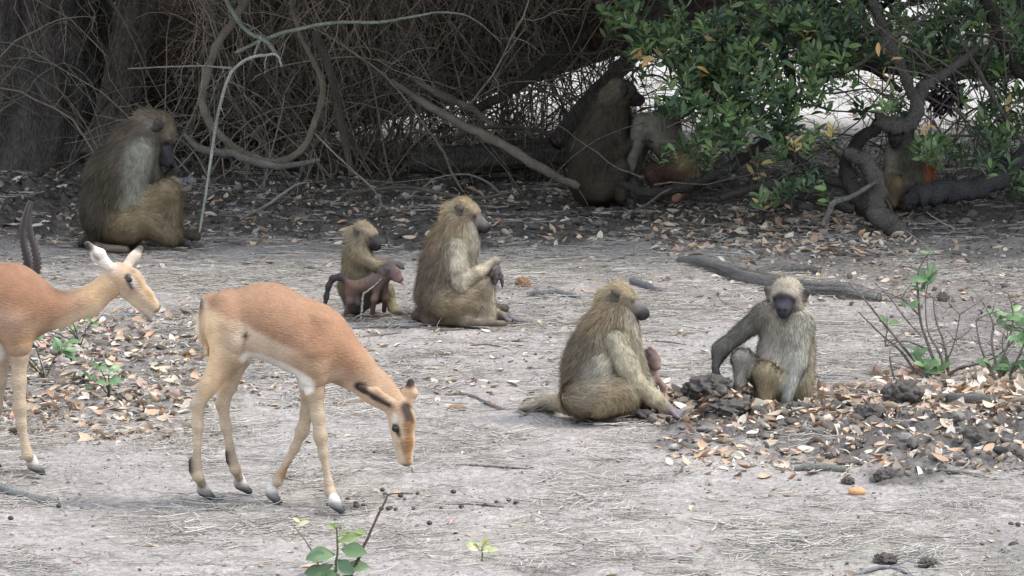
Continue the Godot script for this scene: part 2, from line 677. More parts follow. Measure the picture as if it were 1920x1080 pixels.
func build_litter() -> void:
	var r := RandomNumberGenerator.new()
	r.seed = 41
	# straw: little sprays of dry grass stems
	var tufts := []
	for k in 4:
		var g := Geo.new()
		for j in 16:
			var c := Vector3(r.randf_range(-0.12, 0.12), 0.006, r.randf_range(-0.12, 0.12))
			var an := r.randf() * TAU
			var l := r.randf_range(0.02, 0.075)
			var pts := []
			for e in 4:
				var t := e / 3.0 - 0.5
				pts.append(c + Vector3(cos(an) * l * t * 2.0, 0.004 + 0.012 * r.randf() * absf(t), sin(an) * l * t * 2.0) + Vector3(-sin(an), 0, cos(an)) * t * t * l * r.randf_range(-0.5, 0.5))
			var b := r.randf_range(0.75, 1.15)
			if r.randf() < 0.14:
				b = 0.45
			var wd := r.randf_range(0.0010, 0.0024)
			g.tube(pts, [wd, wd, wd, wd * 0.5], 3, Color(b, b * 0.98, b * 0.94))
		tufts.append(g.mesh())
	var straw := vmat("straw", 0.85)
	var xf := [[], [], [], []]
	var cs := [[], [], [], []]
	for k in 15000:
		var d := sqrt(r.randf_range(13.0 * 13.0, 30.5 * 30.5))
		var x := r.randf_range(-1.0, 1.0) * (0.9 + d * 0.135)
		var s := soil(x, -d)
		if r.randf() < s.x * 0.86:
			continue
		var cl := nz.get_noise_2d(x * 3.0, d * 1.3)
		if r.randf() > 0.42 + cl * 1.6:
			continue
		var v := r.randi() % 4
		var sc := r.randf_range(0.6, 1.25)
		xf[v].append(Transform3D(Basis(Vector3.UP, r.randf() * TAU).scaled(Vector3(sc, sc, sc)), Vector3(x, gh(x, -d), -d)))
		var bb := r.randf_range(0.75, 1.1)
		cs[v].append(Color(0.46 * bb, 0.435 * bb, 0.408 * bb) if r.randf() < 0.6 else Color(0.445 * bb, 0.425 * bb, 0.415 * bb))
	for v in 4:
		scatter("dry_grass_litter", tufts[v], straw, xf[v], cs[v])
	# crumbs of earth and small stones
	var cg := Geo.new()
	for j in 6:
		for k in 8:
			var u := Vector3(sin(PI * j / 5.0) * cos(TAU * k / 8.0), cos(PI * j / 5.0), sin(PI * j / 5.0) * sin(TAU * k / 8.0))
			cg.v.append(u * (0.36 + 0.5 * absf(nz2.get_noise_3dv(u * 6.0)) + 0.12 * nz2.get_noise_3dv(u * 15.0)) * Vector3(1, 0.75, 1))
			cg.n.append((u + Vector3(nz2.get_noise_3dv(u * 9.0), nz2.get_noise_3dv(u * 9.0 + Vector3.ONE * 9.0), nz2.get_noise_3dv(u * 9.0 + Vector3.ONE * 30.0)) * 0.9).normalized())
			cg.c.append(Color.WHITE)
	for j in 5:
		for k in 8:
			var p0 := j * 8 + k
			var p1 := j * 8 + (k + 1) % 8
			cg.i.append_array([p0, p0 + 8, p1, p1, p0 + 8, p1 + 8])
	var crumb := cg.mesh()
	var cx := []
	var cc := []
	for k in 46000:
		var d := sqrt(r.randf_range(13.0 * 13.0, 31.0 * 31.0))
		var x := r.randf_range(-1.0, 1.0) * (0.9 + d * 0.135)
		var s := soil(x, -d)
		if r.randf() > 0.22 + s.x * 0.30:
			continue
		var sz := 0.008 + 0.06 * pow(r.randf(), 5.0) * (0.15 + s.x)
		cx.append(Transform3D(Basis(Vector3(r.randf(), r.randf(), r.randf()).normalized(), r.randf() * TAU).scaled(Vector3(sz * r.randf_range(0.7, 1.3), sz * r.randf_range(0.5, 1.0), sz * r.randf_range(0.7, 1.3))), Vector3(x, gh(x, -d) + sz * 0.2, -d)))
		var b := r.randf_range(0.6, 1.5)
		cc.append(Color(0.105 * b, 0.097 * b, 0.092 * b) if r.randf() < 0.35 + s.x * 0.6 else Color(0.26 * b, 0.245 * b, 0.235 * b))
	scatter("earth_crumbs", crumb, vmat("earth_crumb", 0.95, 0.2), cx, cc)
	# leaf litter
	var shapes := [dry_leaf(0.9, 0.25, 0.3, 0.5), dry_leaf(-0.7, 0.35, -0.4, 0.42), dry_leaf(2.2, 0.3, 0.5, 0.5), dry_leaf(0.3, 0.7, 0.6, 0.55), dry_leaf(1.5, 0.9, -0.7, 0.6), dry_leaf(0.1, 0.1, 0.2, 0.45)]
	# zones in which leaves have drifted together: pixel box, count, warm share, size
	var zones := [
		[[-250, 575, 420, 830], 4600, 0.6, 0.066, 0.45], [[380, 580, 780, 760], 330, 0.6, 0.05, 0.4], [[1230, 725, 2150, 800], 6000, 0.75, 0.080, 0.5], [[1230, 770, 2200, 890], 2400, 0.7, 0.064, 0.45],
		[[1620, 690, 1960, 760], 1300, 0.9, 0.09, 0.55], [[1180, 385, 1720, 480], 1900, 0.6, 0.078, 0.4], [[-100, 340, 1200, 460], 2100, 0.25, 0.07, 0.4], [[1250, 440, 2050, 580], 1000, 0.4, 0.06, 0.4],
		[[-100, 460, 1300, 760], 1700, 0.35, 0.05, 0.3], [[400, 620, 1950, 760], 900, 0.4, 0.045, 0.3], [[-150, 780, 2050, 1150], 420, 0.4, 0.045, 0.3], [[650, 120, 1400, 330], 1100, 0.2, 0.1, 0.4], [[1300, 110, 2000, 330], 1000, 0.4, 0.09, 0.4], [[-100, 300, 700, 360], 300, 0.3, 0.07, 0.5]]
	var lx := []
	var lc := []
	for k in 6:
		lx.append([])
		lc.append([])
	var singles := []
	for z in zones:
		for k in z[1]:
			var a: Array = z[0]
			var px := r.randf_range(a[0], a[2])
			var py := r.randf_range(a[1], a[3])
			var edge := minf(minf(px - a[0], a[2] - px) / 60.0, minf(py - a[1], a[3] - py) / 18.0)
			if r.randf() > 0.2 + edge * 0.75 + nz2.get_noise_2d(px * 0.12, py * 0.5) * 0.5:
				continue
			var p := gnd(px, py)
			p.y = gh(p.x, p.z)
			var sz: float = z[3] * (0.25 + 1.1 * pow(r.randf(), 1.7))
			var t := lie(p + Vector3(0, sz * r.randf_range(-0.08, 0.16), 0), r, sz, z[4])
			var c := leaf_colour(r, z[2])
			var v := r.randi() % 6
			if sz / -p.z > 0.0040 and px > 5 and px < 1915 and py < 1070 and singles.size() < 285:
				singles.append([v, t, c, px, py])
				continue
			lx[v].append(t)
			lc[v].append(c)
	for v in 6:
		scatter("leaf_litter", shapes[v], leafmat("dead_leaf", 0.25, 0.7), lx[v], lc[v])
	# the largest leaves, one by one
	var tones := [["cream", Color(0.52, 0.475, 0.415)], ["tan", Color(0.43, 0.29, 0.20)], ["buff", Color(0.50, 0.40, 0.30)], ["pinkish", Color(0.42, 0.30, 0.26)], ["old brown", Color(0.24, 0.19, 0.15)]]
	var form := ["cupped", "arched", "curled", "folded", "crumpled", "flat"]
	for q in singles:
		var best := 0
		for k in 5:
			var e: Color = tones[k][1]
			var b: Color = tones[best][1]
			var c: Color = q[2]
			if absf(e.r - c.r) + absf(e.g - c.g) < absf(b.r - c.r) + absf(b.g - c.g):
				best = k
		var key := "fallen_leaf_%d" % best
		if not mats.has(key):
			var m := StandardMaterial3D.new()
			m.albedo_color = (tones[best][1] as Color).linear_to_srgb()
			m.vertex_color_use_as_albedo = true
			m.roughness = 0.7
			m.backlight_enabled = true
			m.backlight = Color(0.25, 0.25, 0.25)
			mats[key] = m
		var o := put("fallen_leaf", shapes[q[0]], mats[key])
		o.transform = q[1]
		tag(o, "%s dry leaf, %s, %s" % [tones[best][0], form[q[0]], whereabouts(q[3], q[4])], "leaf", "fallen leaves on the ground")

func whereabouts(px: float, py: float) -> String:
	if px < 420 and py > 560 and py < 850:
		return "in the leaf drift behind the two antelopes"
	if px > 1600 and py > 640 and py < 770:
		return "at the foot of the bare twiggy shrub"
	if px > 1230 and py > 720 and py < 900:
		return "on dark earth before the baboon facing us"
	if py < 470 and px > 1150:
		return "under the edge of the green bush"
	if py < 470:
		return "in front of the tangle of dead canes"
	if px > 1230 and py < 640:
		return "around the grey fallen log"
	if py > 880:
		return "on the bare pale ground in front"
	return "on the open ground between the baboons"
# ---------------------------------------------------------------- wood
func trace(p: Array) -> Array:
	# a branch described by where it runs: [pixel x, pixel y, metres away]
	var out := []
	for q in p:
		out.append(at(q[0], q[1], q[2]))
	return out

func limb(pts: Array, ra: Array, sides: int, per: int, col: Color, rough: float, seed_: int) -> ArrayMesh:
	# a knobbly branch: spline, small kinks, uneven girth, mottled bark
	var r := RandomNumberGenerator.new()
	r.seed = seed_
	var p := spline(pts, per)
	var q := radii(ra, per)
	for j in p.size():
		if j > 0 and j < p.size() - 1:
			p[j] += Vector3(r.randfn(0, 1), r.randfn(0, 1), r.randfn(0, 1)) * q[j] * 0.10
		q[j] *= r.randf_range(0.94, 1.07)
		if r.randf() < 0.12:
			q[j] *= 1.22
	var g := Geo.new()
	g.tube(p, q, sides, Color.WHITE, rough * 1.8, seed_)
	for j in g.c.size():
		var b := 1.0 + 0.4 * nz2.get_noise_3dv(g.v[j] * 16.0)
		g.c[j] = Color(col.r * b, col.g * b, col.b * b)
	return g.mesh()

func bark_column(pts: Array, ra: Array, sides: int, per: int, furrow: float, col: Color, seed_: int) -> ArrayMesh:
	# a big trunk with deep lengthwise furrows
	var p := spline(pts, per)
	var q := radii(ra, per)
	var g := Geo.new()
	g.tube(p, q, sides, col)
	var rings := p.size()
	var run := 0.0
	for j in rings:
		if j > 0:
			run += (p[j] as Vector3).distance_to(p[j - 1])
		for s in sides:
			var an := TAU * s / sides
			var k := j * sides + s
			var u := Vector3(cos(an) * 1.1, sin(an) * 1.1, run * 0.5 + seed_)
			var rid := 1.0 - absf(nz.get_noise_3dv(u * 5.0)) * 3.0
			rid += (0.5 - absf(nz2.get_noise_3dv(Vector3(u.x * 6.0, u.y * 6.0, run * 4.0)))) * 0.6
			var big := nz.get_noise_3dv(u * 1.1)
			var o := g.n[k]
			g.v[k] = p[j] + o * q[j] * (1.0 + furrow * rid + 0.10 * big)
			var b := 0.75 + 0.35 * clampf(rid, -0.5, 1.0) + 0.25 * nz2.get_noise_3dv(Vector3(u.x * 9.0, u.y * 9.0, run * 9.0))
			g.c[k] = Color(col.r * b, col.g * b, col.b * b)
	for j in rings:
		for s in sides:
			var k := j * sides + s
			var e := g.v[j * sides + (s + 1) % sides] - g.v[j * sides + (s + sides - 1) % sides]
			var f := g.v[mini(j + 1, rings - 1) * sides + s] - g.v[maxi(j - 1, 0) * sides + s]
			var nn := e.cross(f).normalized()
			g.n[k] = nn if nn.dot(g.n[k]) > 0.0 else -nn
	return g.mesh()

# ---------------------------------------------------------------- the old tree, its added shading crown and the fallen trunk
func build_trees() -> void:
	var bark := vmat("old_bark", 0.95, 0.2)
	triplanar(bark, Vector3(2.2, 0.8, 2.2), noise_tex(0.04, 5, 21, 0.45, 1.0, 512), noise_tex(0.05, 5, 22, 0.0, 1.0, 512), 2.5)
	var t := thing("old_tree", gnd(60, 300), "massive old tree at the left edge with deeply furrowed dark bark", "tree")
	var o := t.position
	var tr := []
	for y in [-0.15, 0.1, 0.5, 1.2, 2.2, 3.6]:
		tr.append(Vector3(0.02 * y, y, 0))
	put("trunk", bark_column(tr, [0.84, 0.70, 0.57, 0.53, 0.5, 0.42], 150, 30, 0.055, Color(0.175, 0.158, 0.15), 3), bark, t)
	var t2 := []
	for q in [[196, 305, 28.6], [215, 230, 28.7], [235, 120, 28.8], [258, 0, 28.9], [262, -250, 29.1]]:
		t2.append(at(q[0], q[1], q[2]) - o)
	put("side_stem", bark_column(t2, [0.20, 0.145, 0.125, 0.135, 0.13], 60, 16, 0.07, Color(0.18, 0.158, 0.145), 8), bark, t)
	var r := RandomNumberGenerator.new()
	r.seed = 77
	for k in 7:
		var an := TAU * k / 7.0 + 0.3
		var e := Vector3(cos(an) * 5.0 + 3.4, r.randf_range(4.2, 5.2), sin(an) * 2.6 + 1.6)
		put("limb", limb([Vector3(0.05, 3.4, 0), Vector3(e.x * 0.3, 4.2, e.z * 0.3), e], [0.25, 0.16, 0.05], 8, 6, Color(0.1, 0.09, 0.08), 0.05, k), bark, t)
	# unseen crown above the picture: leaf sprays added to shade the canes below
	var sp := Geo.new()
	for k in 16:
		var c := Vector3(r.randfn(0, 0.16), r.randfn(0, 0.10), r.randfn(0, 0.16))
		var a := Vector3(r.randf_range(-1, 1), r.randf_range(-0.4, 0.4), r.randf_range(-1, 1)).normalized()
		var b := a.cross(Vector3(r.randf_range(-0.4, 0.4), 1, r.randf_range(-0.4, 0.4))).normalized()
		var l := r.randf_range(0.07, 0.13)
		var f: int = sp.v.size()
		for q in [-a * l, b * l * 0.45, a * l, -b * l * 0.45]:
			sp.v.append(c + q)
			sp.n.append(a.cross(b))
			sp.c.append(Color.WHITE)
		sp.i.append_array([f, f + 1, f + 2, f, f + 2, f + 3])
	var xf := []
	var cs := []
	for k in 11000:
		var x := r.randf_range(-7.5, 9.5)
		var d := r.randf_range(23.6, 31.0)
		var low := 3.5 + 0.5 * nz.get_noise_2d(x * 2.0, d * 2.0)
		var y := low + pow(r.randf(), 1.5) * 2.6
		if nz.get_noise_3d(x * 3.0, y * 3.0, d * 3.0) < -0.28:
			continue
		xf.append(Transform3D(Basis(Vector3(r.randf_range(-1, 1), r.randf_range(-1, 1), r.randf_range(-1, 1)).normalized(), r.randf() * TAU).scaled(Vector3.ONE * r.randf_range(0.9, 1.7)), Vector3(x, y, -d) - o))
		var b := r.randf_range(0.7, 1.3)
		cs.append(Color(0.05 * b, 0.085 * b, 0.035 * b))
	scatter("crown", sp.mesh(), leafmat("crown_leaf", 0.2, 0.6), xf, cs, t)  # added overhead foliage, its spread chosen to darken tangle and big baboon

	# the fallen trunk that lies across behind the canes
	var wood := vmat("dead_wood", 0.9, 0.25)
	triplanar(wood, Vector3(0.5, 3.0, 3.0), noise_tex(0.03, 5, 31, 0.5, 1.0, 512), noise_tex(0.04, 5, 32, 0.0, 1.0, 512), 2.0)
	var ft := thing("fallen_tree", gnd(420, 292), "huge dark brown fallen trunk slanting up to the right behind the dead canes", "fallen tree")
	o = ft.position
	var lp := []
	for q in [[150, 190, 30.6], [420, 130, 30.4], [760, 62, 30.2], [1100, -28, 30.0], [1330, -110, 29.9]]:
		lp.append(at(q[0], q[1], q[2]) - o)
	put("trunk", bark_column(lp, [0.62, 0.60, 0.56, 0.53, 0.46], 110, 34, 0.035, Color(0.17, 0.115, 0.078), 13), wood, ft)
	var lb := []
	for q in [[1190, 95, 28.8], [1230, 45, 28.7], [1330, 20, 28.6], [1460, 40, 28.8], [1600, 95, 29.2], [1760, 118, 29.6], [1960, 120, 30.0]]:
		lb.append(at(q[0], q[1], q[2]) - o)
	put("limb", bark_column(lb, [0.10, 0.13, 0.145, 0.13, 0.11, 0.10, 0.09], 40, 10, 0.06, Color(0.105, 0.085, 0.072), 15), bark, ft)
	for q in [[[[1040, 268, 26.9], [1090, 205, 27.1], [1150, 140, 27.3], [1205, 85, 27.6], [1240, 10, 28.2], [1262, -60, 28.8]], [0.055, 0.055, 0.05, 0.055, 0.05, 0.05]],
			[[[868, 212, 27.6], [920, 192, 27.7], [975, 158, 27.9], [1030, 115, 28.3], [1100, 60, 29.0], [1140, 0, 29.6]], [0.022, 0.03, 0.032, 0.035, 0.035, 0.03]]]:
		var bp := []
		for e in q[0]:
			bp.append(at(e[0], e[1], e[2]) - o)
		put("broken_branch", limb(bp, q[1], 9, 7, Color(0.10, 0.088, 0.08), 0.06, 5), bark, ft)
	# a fallen log on the soil below it
	var lg := thing("rotten_log", gnd(1000, 318), "rotten grey log half sunk in the soil beneath the fallen trunk", "log")
	o = lg.position
	var gp := []
	for q in [[770, 300, 27.9], [860, 300, 27.9], [960, 292, 27.9], [1060, 282, 27.9], [1110, 284, 27.9]]:
		gp.append(at(q[0], q[1], q[2]) - o)
	put("trunk", bark_column(gp, [0.07, 0.10, 0.095, 0.085, 0.06], 36, 14, 0.07, Color(0.12, 0.11, 0.10), 19), bark, lg)
	# far bank of dark shrubs beyond the clearing coloured pale for sunlight
	for k in 9:
		var x := -9.5 + k * 2.45 + r.randf_range(-0.4, 0.4)
		var d := 40.5 + r.randf_range(-0.6, 2.4)
		var sh := thing("far_shrub", Vector3(x, -0.02, -d), "dense dark shrub in the bank beyond the pale clearing", "shrub", "dark shrubs beyond the clearing")
		put("trunk", limb([Vector3(0, -0.05, 0), Vector3(0.1, 0.8, 0), Vector3(-0.1, 2.2, 0.1)], [0.09, 0.07, 0.03], 7, 4, Color(0.08, 0.07, 0.06), 0.05, k), bark, sh)
		var fx := []
		var fc := []
		for j in 900:
			var u := Vector3(r.randfn(0, 1), r.randfn(0, 1), r.randfn(0, 1)).normalized() * pow(r.randf(), 0.4)
			var p := Vector3(u.x * 1.7, 1.5 + u.y * 1.5, u.z * 1.0)
			if p.y < 0.02 or nz.get_noise_3dv((p + sh.position) * 7.0) < -0.22:
				continue
			fx.append(Transform3D(Basis(u.cross(Vector3(0.2, 0.9, 0.3)).normalized(), r.randf() * TAU).scaled(Vector3.ONE * r.randf_range(0.7, 1.3)), p))
			var b := r.randf_range(0.6, 1.3)
			fc.append(Color(0.035 * b, 0.055 * b, 0.03 * b))
		scatter("foliage", sp.mesh(), leafmat("crown_leaf", 0.2, 0.6), fx, fc, sh)

# ---------------------------------------------------------------- the tangle of dead canes
func twig_run(r: RandomNumberGenerator, start: Vector3, dir: Vector3, l: float, sag: float, wander: float, steps: int) -> Array:
	var pts := [start]
	var p := start
	var d := dir.normalized()
	for k in steps:
		d = (d + Vector3(r.randfn(0, wander), r.randfn(0, wander) - sag, r.randfn(0, wander * 0.7))).normalized()
		p += d * l / steps
		pts.append(p)
	return pts

func taper(a: float, b: float, k: int) -> Array:
	var out := []
	for j in k:
		out.append(lerpf(a, b, float(j) / (k - 1)))
	return out

func cane(r: RandomNumberGenerator, pts: Array, r0: float, r1: float, col: Color, twigs: int, tl: float, o: Vector3) -> ArrayMesh:
	var g := Geo.new()
	var lo := []
	for q in pts:
		lo.append(q - o)
	g.tube(lo, taper(r0, r1, pts.size()), 5, col)
	for k in twigs:
		var j := r.randi_range(2, pts.size() - 1)
		var dd: Vector3 = (lo[j] - lo[j - 1]).normalized()
		var td := (dd * 0.5 + Vector3(r.randfn(0, 0.7), r.randfn(-0.15, 0.6), r.randfn(0, 0.5))).normalized()
		var q := twig_run(r, lo[j], td, tl * r.randf_range(0.3, 1.0), 0.05, 0.16, 6)
		var b := r.randf_range(0.8, 1.2)
		var tr := lerpf(r0, r1, float(j) / pts.size()) * 0.62
		g.tube(q, taper(tr, 0.0016, 7), 4, Color(col.r * b, col.g * b, col.b * b))
		if r.randf() < 0.85:
			var q2 := twig_run(r, q[3], (td + Vector3(r.randfn(0, 0.8), r.randfn(0, 0.8), r.randfn(0, 0.6))).normalized(), tl * 0.3, 0.03, 0.2, 4)
			g.tube(q2, taper(tr * 0.6, 0.0013, 5), 3, Color(col.r * b, col.g * b, col.b * b))
	return g.mesh()

func build_thicket() -> void:
	var r := RandomNumberGenerator.new()
	r.seed = 5
	var bark := vmat("dry_twig", 0.85, 0.25)
	triplanar(bark, Vector3(3.0, 3.0, 3.0), noise_tex(0.05, 4, 61, 0.5, 1.0, 512), noise_tex(0.07, 4, 62, 0.0, 1.0, 512), 0.8)
	# rough clumps of canes, each a dead shrub of its own
	var spec := [[340, 300, 0.5, 22, "leftmost tangle of dead grey canes beside the old tree trunk"], [480, 330, 0.55, 40, "dead shrub of arching grey canes behind the big sitting baboon's hand"], [640, 330, 0.55, 44, "dense dead cane shrub left of the slanting pole"],
		[800, 320, 0.55, 44, "dead cane shrub hanging before the fallen trunk where the slanting pole starts"], [960, 310, 0.5, 36, "dead cane shrub hanging before the middle of the fallen trunk"], [1100, 300, 0.45, 30, "dead cane shrub above the paired baboons under the bush"], [120, 320, 0.6, 9, "sparse dry canes leaning against the old tree trunk"], [1830, 330, 0.6, 24, "dark leafless canes at the right edge behind the bush"]]
	for q in spec:
		var c := gnd(q[0], q[1])
		var t := thing("dead_shrub", c, q[4], "dead shrub", "tangle of dead canes")
		for k in q[3]:
			var st := c + Vector3(r.randfn(0, q[2]), 0.0, r.randfn(-0.1, 0.55))
			var up := Vector3(r.randfn(0, 0.5), 1.0, r.randfn(0.05, 0.25))
			var pts := twig_run(r, st, up, r.randf_range(1.3, 2.9), r.randf_range(0.08, 0.2), 0.13, 16)
			for e in pts:
				e.y = maxf(e.y, 0.01)
			var b := lerpf(0.25, 1.35, pow(r.randf(), 1.2))
			var col := Color(0.43 * b, 0.375 * b, 0.315 * b)
			if r.randf() < 0.12:
				col = Color(0.42 * b, 0.45 * b, 0.37 * b)
			put("cane", cane(r, pts, r.randf_range(0.004, 0.0095), 0.0022, col, 7, 0.6, c), bark, t)
		# canes that bend over from above and hang down with their tips near the soil
		for k in int(q[3] * 0.8):
			var top := c + Vector3(r.randfn(0, q[2]), r.randf_range(1.2, 1.8), r.randfn(0.1, 0.45))
			var root := c + Vector3(r.randfn(0, q[2]), 0.0, r.randfn(-0.4, 0.4))
			var pts := spline([root, root.lerp(top, 0.6) + Vector3(r.randfn(0, 0.1), 0.25, 0), top, top + Vector3(r.randfn(0, 0.18), -0.45, 0.1), top + Vector3(r.randfn(0, 0.3), r.randf_range(-0.75, -1.2), r.randfn(0.1, 0.1))], 5)
			for j in pts.size():
				pts[j] += Vector3(r.randfn(0, 0.02), r.randfn(0, 0.008), r.randfn(0, 0.02))
				pts[j].y = maxf(pts[j].y, 0.01)
			var b := lerpf(0.25, 1.4, pow(r.randf(), 1.2))
			put("cane", cane(r, pts, r.randf_range(0.004, 0.007), 0.0018, Color(0.41 * b, 0.355 * b, 0.30 * b), 9, 0.42, c), bark, t)
	# single branches that stand out of the tangle
	var ones := [
		[[[475, -20, 26.6], [440, 35, 26.4], [405, 90, 26.3], [385, 150, 26.2], [382, 205, 26.1], [410, 250, 26.0], [450, 283, 26.0], [510, 303, 26.0], [562, 285, 26.1], [592, 225, 26.2], [606, 165, 26.4], [590, 120, 26.6], [560, 60, 26.8], [540, -20, 27.0]], [0.022, 0.024, 0.025, 0.028, 0.027, 0.024, 0.026, 0.022, 0.022, 0.020, 0.020, 0.016, 0.014, 0.012], Color(0.25, 0.215, 0.175), "thick twisted vine looping down to the soil and up again", "vine"],
		[[[374, 436, 24.9], [388, 350, 25.0], [400, 265, 25.1], [412, 200, 25.1], [432, 140, 25.1], [462, 112, 25.1], [500, 103, 25.1], [520, 104, 25.1], [528, 125, 25.1]], [0.006, 0.008, 0.009, 0.010, 0.010, 0.010, 0.009, 0.008, 0.005], Color(0.52, 0.53, 0.47), "pale grey green cane arching over and down beside the big baboon", "cane"],
		[[[240, 129, 25.3], [300, 126, 25.2], [370, 124, 25.2], [436, 128, 25.1]], [0.004, 0.005, 0.006, 0.007], Color(0.38, 0.38, 0.34), "pale straight twig sticking out level towards the old tree", "twig"],
		[[[415, -20, 25.8], [440, 30, 25.6], [468, 62, 25.4], [500, 78, 25.3], [520, 104, 25.1]], [0.014, 0.013, 0.012, 0.012, 0.010], Color(0.31, 0.34, 0.28), "greenish cane coming down steeply to the top of the pale arch", "cane"],
		[[[440, 100, 25.5], [490, 76, 25.5], [545, 58, 25.5], [630, 42, 25.5], [710, 42, 25.6], [770, 32, 25.6], [830, 23, 25.7], [885, 34, 25.8], [940, 80, 26.0]], [0.010, 0.012, 0.012, 0.011, 0.010, 0.008, 0.007, 0.005, 0.003], Color(0.33, 0.36, 0.29), "long grey green bough arching level across the top of the tangle", "bough"],
		[[[735, 150, 26.7], [790, 190, 26.5], [860, 230, 26.3], [940, 270, 26.2], [1020, 318, 26.1], [1085, 350, 26.1]], [0.010, 0.026, 0.029, 0.031, 0.030, 0.020], Color(0.25, 0.22, 0.185), "long straight grey pole slanting down to the right onto the soil", "pole"],
		[[[770, 145, 27.0], [830, 180, 26.9], [890, 208, 26.9], [940, 250, 26.8]], [0.010, 0.024, 0.024, 0.014], Color(0.20, 0.18, 0.165), "shorter dark pole slanting above the long grey pole", "pole"],
		[[[1095, -20, 26.6], [1150, 28, 26.6], [1170, 42, 26.5], [1205, 75, 26.4], [1250, 108, 26.3], [1290, 128, 26.2]], [0.02, 0.022, 0.024, 0.024, 0.022, 0.018], Color(0.14, 0.13, 0.12), "grey branch running down from the top into the green bush", "branch"],
		[[[450, 412, 25.4], [500, 385, 25.3], [550, 350, 25.25], [575, 342, 25.2]], [0.006, 0.009, 0.008, 0.004], Color(0.36, 0.35, 0.33), "pale dry stick slanting in the litter right of the big baboon", "stick"],
		[[[590, 250, 25.4], [640, 300, 25.2], [690, 345, 25.0], [714, 378, 24.9], [706, 400, 24.8]], [0.005, 0.006, 0.006, 0.006, 0.004], Color(0.30, 0.26, 0.22), "thin brown cane falling forward out of the tangle with a hooked tip", "cane"],
		[[[850, 262, 26.6], [900, 240, 26.7], [980, 240, 26.9], [1040, 252, 27.0], [1110, 235, 27.2]], [0.012, 0.014, 0.012, 0.010, 0.008], Color(0.12, 0.11, 0.10), "thin dark branch lying level across the pale gap", "branch"],
		[[[590, 60, 26.9], [620, 140, 26.8], [640, 230, 26.7], [660, 330, 26.6]], [0.028, 0.026, 0.024, 0.02], Color(0.13, 0.115, 0.10), "dark upright stem deep in the middle of the tangle", "stem"],
		[[[345, 250, 25.6], [380, 282, 25.5], [440, 290, 25.5], [520, 312, 25.4], [600, 300, 25.4]], [0.012, 0.026, 0.027, 0.024, 0.010], Color(0.22, 0.205, 0.19), "weathered grey branch lying on the soil behind the big baboon", "branch"],
		[[[640, 365, 25.4], [760, 352, 25.4], [880, 372, 25.3], [960, 360, 25.3]], [0.01, 0.014, 0.013, 0.008], Color(0.15, 0.135, 0.12), "dark stick lying along the soil in front of the tangle", "stick"]]
	var k2 := 0
	for q in ones:
		var p := trace(q[0])
		var low: Vector3 = p[0]
		for e in p:
			if e.y < low.y:
				low = e
		for j in p.size():
			p[j] -= low
		k2 += 1
		var o := put((q[4] as String), limb(p, q[1], 8, 6, q[2], 0.05, 100 + k2), bark)
		o.position = low
		tag(o, q[3], q[4])
		# short spurs on it
		for s in 5:
			var j := r.randi_range(1, p.size() - 1)
			var m: Vector3 = p[j].lerp(p[j - 1], r.randf())
			var g := Geo.new()
			var sp := twig_run(r, m, Vector3(r.randfn(0, 1), r.randfn(0, 1), r.randfn(0, 0.4)), r.randf_range(0.06, 0.3), 0.03, 0.2, 4)
			g.tube(sp, taper(minf(q[1][j] * 0.5, 0.006), 0.0015, 5), 4, q[2])
			put("twig", g.mesh(), bark, o)

# ---------------------------------------------------------------- green leaves
func green_leaf(curl: float, fold: float, wide: float) -> ArrayMesh:
	var g := Geo.new()
	var rows := 6
	for r in rows + 1:
		var t := float(r) / rows
		var w := wide * pow(sin(PI * pow(t, 1.25) * 0.96 + 0.04), 0.85) * 0.5
		var y := curl * t * t
		for s in 3:
			var q := s - 1.0
			g.v.append(Vector3(q * w * cos(fold), absf(q) * w * sin(fold) - y, t))
			g.n.append(Vector3(-q * sin(fold), cos(fold), curl * 2.0 * t).normalized())
			g.c.append(Color(1, 1, 1) * (1.25 if s == 1 else 1.0))
	for r in rows:
		for s in 2:
			var p0 := r * 3 + s
			g.i.append_array([p0, p0 + 1, p0 + 3, p0 + 1, p0 + 4, p0 + 3])
	return g.mesh()

func aim(dir: Vector3, roll: float) -> Basis:
	var z := dir.normalized()
	var x := Vector3(0.05, 1, 0.02).cross(z).normalized()
	return Basis(x, z.cross(x), z) * Basis(Vector3(0, 0, 1), roll)

func green(r: RandomNumberGenerator, kind: float) -> Color:
	var b := r.randf_range(0.7, 1.35)
	if kind < 0.45:
		return Color(0.066 * b, 0.112 * b, 0.050 * b)
	if kind < 0.8:
		return Color(0.115 * b, 0.180 * b, 0.068 * b)
	if kind < 0.975:
		return Color(0.052 * b, 0.092 * b, 0.060 * b)
	return Color(0.42 * b, 0.33 * b, 0.14 * b)

